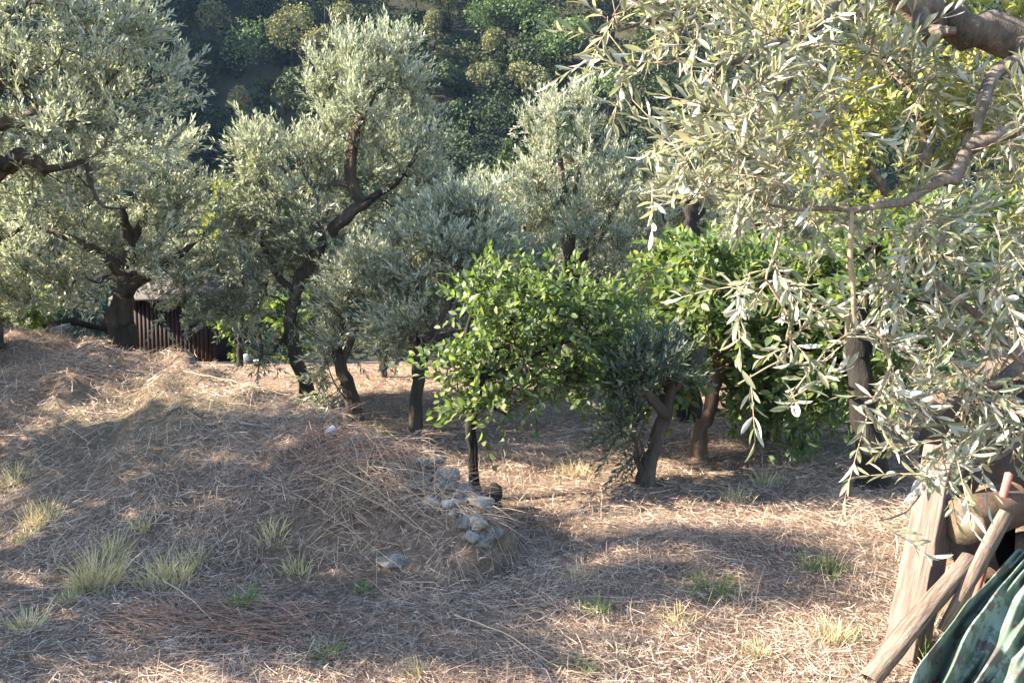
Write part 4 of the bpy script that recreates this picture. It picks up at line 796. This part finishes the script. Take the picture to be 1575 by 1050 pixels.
for a in [(150, 905, .22, .10, 520, M['tuft'], 'tall straw yellow grass tuft, leftmost of the big tufts on the bank', (.1, 0)),
          (172, 860, .16, .06, 200, M['tuft'], 'narrow upright grass tuft just behind the tall yellow tuft', (.1, 0)),
          (262, 900, .16, .09, 380, M['tuft'], 'wide yellow green grass tuft right of the tall yellow tuft', (0, 0)),
          (300, 870, .12, .05, 150, M['tuft'], 'small dry tuft touching the wide yellow green tuft', (0, 0)),
          (366, 938, .13, .07, 260, M['green_tuft'], 'bright green sedge tuft above the brush heap', (.15, 0)),
          (65, 800, .13, .08, 300, M['tuft'], 'grass tuft near the left edge below the bank slope', (0, 0)),
          (22, 742, .10, .08, 220, M['tuft'], 'low grass clump at the left edge halfway up the bank', (0, 0)),
          (28, 835, .06, .05, 90, M['green_tuft'], 'tiny green weed at the left edge', (0, 0)),
          (555, 912, .07, .05, 150, M['green_tuft'], 'small bright green weed below the blue grey slab', (0, 0)),
          (460, 880, .10, .07, 170, M['tuft'], 'dry grass tuft left of the small bright green weed', (0, 0)),
          (885, 890, .09, .08, 190, M['tuft'], 'olive tinted tuft right of the bank foot', (0, 0)),
          (915, 945, .09, .06, 150, M['green_tuft'], 'short tuft in the shade below the olive tinted tuft', (0, 0)),
          (1095, 910, .10, .15, 420, M['green_tuft'], 'broad patch of green grass in the shade at lower middle', (0, 0)),
          (1270, 878, .10, .11, 300, M['green_tuft'], 'green grass clump in the shade left of the beam', (0, 0)),
          (1275, 985, .10, .09, 280, M['tuft'], 'sunlit yellow green tuft left of the beam foot', (0, 0)),
          (885, 1035, .09, .07, 180, M['green_tuft'], 'green tuft at the bottom edge in the middle', (0, 0)),
          (1410, 1010, .12, .05, 120, M['green_tuft'], 'grass growing between the beam foot and the tarp', (0, 0)),
          (1135, 770, .10, .12, 240, M['tuft'], 'pale tuft on the sunlit strip right of the dark olive', (0, 0)),
          (885, 730, .11, .13, 260, M['tuft'], 'pale green tuft on the sunlit strip left of the dark olive', (0, 0)),
          (590, 668, .16, .13, 260, M['tuft'], 'sunlit grass tuft at the foot of the forked olive', (0, 0)),
          (1180, 745, .14, .12, 240, M['tuft'], 'pale grass tuft behind the sunlit strip left of the dark trunk', (0, 0)),
          (640, 1040, .10, .06, 170, M['tuft'], 'dry tuft at the bottom edge left of the middle', (0, 0)),
          (110, 925, .11, .06, 150, M['tuft'], 'small yellow tuft below left of the tall straw yellow tuft', (0, 0)), (215, 815, .10, .07, 140, M['tuft'], 'loose dry tuft behind the wide yellow green tuft', (0, 0)),
          (420, 830, .12, .08, 160, M['tuft'], 'thin grass tuft on the bank above the green sedge', (0, 0)), (40, 965, .10, .08, 190, M['tuft'], 'yellow tuft in the lower left corner', (0, 0)),
          (500, 1010, .08, .06, 120, M['green_tuft'], 'short green tuft right of the brush heap', (0, 0)), (1040, 960, .08, .08, 170, M['tuft'], 'dry yellowish tuft below the broad green patch', (0, 0)),
          (1180, 1010, .09, .07, 170, M['tuft'], 'sunlit straw tuft left of the thick slanting pole', (0, 0)), (960, 690, .12, .12, 190, M['tuft'], 'pale tuft beside the low dark olive', (0, 0))]:
    tuft(*a)
def stalk(px0, py0, px1, py1, l0, l1, r, label, sag=.03):
    a, b = G(px0, py0), G(px1, py1); a = a+np.array([0, 0, l0]); b = b+np.array([0, 0, l1]); m_ = (a+b)/2+np.array([0, 0, sag])
    c = catmull(np.array([a, m_, b]), .05); g = hz(c[:, 0], c[:, 1])+.012; c[:, 2] = np.maximum(c[:, 2], g); c += rng.normal(0, .002, c.shape)
    V, F = tubes([(c, np.linspace(r*.75, r*.35, len(c)))], 5); tag(mk('dry_stalk', V, fix_caps(F), M['stalk'], smooth=True), label, 'stalk', 'long dry stalks on the bank')
M['stalk'] = plain_mat('dry_stalk', [(.3, (.24, .17, .11)), (.7, (.46, .35, .24))], 12, .7, .2, .003)
for a in [(283, 592, 545, 662, .10, .08, .0045, 'long straight stalk along the crest of the bank'), (330, 600, 500, 628, .06, .05, .004, 'short stalk behind the long straight crest stalk'),
          (575, 665, 765, 815, .10, .03, .005, 'long stalk running down over the grey stones'), (470, 748, 665, 838, .08, .04, .005, 'stalk slanting down left of the pale stones'),
          (520, 742, 650, 835, .10, .06, .004, 'thin stalk nearly touching the slanting stalk by the pale stones'), (575, 670, 618, 775, .12, .05, .004, 'steep short stalk above the straw clump'),
          (405, 745, 640, 905, .05, .04, .0035, 'thin stalk reaching towards the blue grey slab'),
          (250, 918, 345, 985, .08, .03, .004, 'bent bleached stalk on the brush heap'),
          (700, 960, 860, 1045, .04, .04, .005, 'straw stalk in the foreground right of the middle'), (140, 690, 60, 655, .03, .06, .003, 'short pale stalk on the left of the bank')]:
    stalk(*a)
def heap(name, label, cat, px0, px1, py, n, m, spread, hgt, lmin, lmax, yaw0, ysd, r0, parts=0):
    a, b = G(px0, py), G(px1, py); root = thing(name, (a+b)/2, label, cat); paths = []
    for i in range(n):
        c = a+(b-a)*rng.random()+np.array([0, rng.normal(0, spread), 0]); L = rng.uniform(lmin, lmax); yw = rng.normal(yaw0, ysd)
        u = np.linspace(-.5, .5, 4)*L; q = np.stack([c[0]+u*math.cos(yw), c[1]+u*math.sin(yw), np.zeros(4)], -1)
        q[:, 2] = hz(q[:, 0], q[:, 1])+rng.uniform(.01, hgt)+np.linspace(-1, 1, 4)*rng.normal(0, .03)+rng.normal(0, .004, 4); q[:, :2] += rng.normal(0, .005, (4, 2))
        paths.append((q, np.linspace(1, .5, 4)*rng.uniform(.6, 1.3)*r0))
    V, F = tubes(paths, 4); tag(mk('twigs', V, fix_caps(F), m, root, smooth=True), kind='stuff')
M['redtwig'] = plain_mat('reddish_twig', [(.3, (.15, .075, .05)), (.7, (.34, .21, .145))], 25, .8, .2, .003)
heap('brush_heap', 'heap of thin reddish cut twigs in the left foreground', 'brush heap', 200, 480, 965, 200, M['redtwig'], .13, .06, .12, .5, -.06, .45, .0024)
heap('brush_heap', 'tangle of dry twigs and straw on the bank left of the stones', 'brush heap', 500, 690, 770, 240, M['stalk'], .24, .12, .08, .34, -.6, 1.0, .0017)
heap('brush_heap', 'dark brushwood along the upper crest of the bank', 'brush heap', 470, 640, 705, 150, M['redtwig'], .12, .09, .15, .4, -.6, .6, .003)

x, y = scatter(90000, 2.5, 12, 1.4); n = len(x); yaw = rng.uniform(0, 6.28, n); L = rng.uniform(.015, .05, n); pit = rng.normal(.1, .35, n)
d = np.stack([np.cos(yaw)*np.cos(pit), np.sin(yaw)*np.cos(pit), np.sin(pit)], -1)
tag(ribbons(np.stack([x, y, hz(x, y)+rng.uniform(.004, .03, n)], -1), d, L, rng.uniform(.002, .006, n), rng.normal(0, .006, (n, 3)), 'leaf_litter', M['litter'], seg=1, var=rng.random(n)), 'chopped straw and fallen leaf litter on the ground', 'leaf litter', kind='stuff')
x = rng.uniform(-1.5, .15, 5200); y = rng.uniform(4.0, 5.9, 5200); n = len(x)
u_ = np.array([q for q in range(n)]); zz = hz(x, y); ok = zz > .27; x, y, zz = x[ok], y[ok], zz[ok]; n = len(x)
d = nrm(np.stack([rng.normal(.45, .5, n), rng.normal(-.55, .45, n), rng.uniform(.05, .6, n)], -1)); L = rng.uniform(.08, .3, n)
bend = np.stack([rng.normal(.03, .03, n), rng.normal(-.03, .03, n), -rng.uniform(.03, .14, n)], -1)
tag(ribbons(np.stack([x, y, zz], -1), d, L, rng.uniform(.0025, .005, n), bend, 'overhanging_grass', M['straw'], seg=3, var=np.clip(rng.beta(1.2, 1.8, n), 0, 1)), 'matted dry grass hanging over the end of the bank', 'dry grass', kind='stuff')
# ------------------------------------------------------------------ air
V, F = box(-265, 265, -65, 265, -40, 190)
hz_o = mk('haze', V, F, None); tag(hz_o, kind='stuff')
hm = bpy.data.materials.new('haze'); hm.use_nodes = True; hn = hm.node_tree; hn.nodes.remove(hn.nodes['Principled BSDF'])
pv = hn.nodes.new('ShaderNodeVolumePrincipled'); pv.inputs['Color'].default_value = (.32, .52, 1, 1); pv.inputs['Density'].default_value = .00009; pv.inputs['Anisotropy'].default_value = 0.0
hn.links.new(pv.outputs[0], hn.nodes['Material Output'].inputs['Volume']); hz_o.data.materials.append(hm)
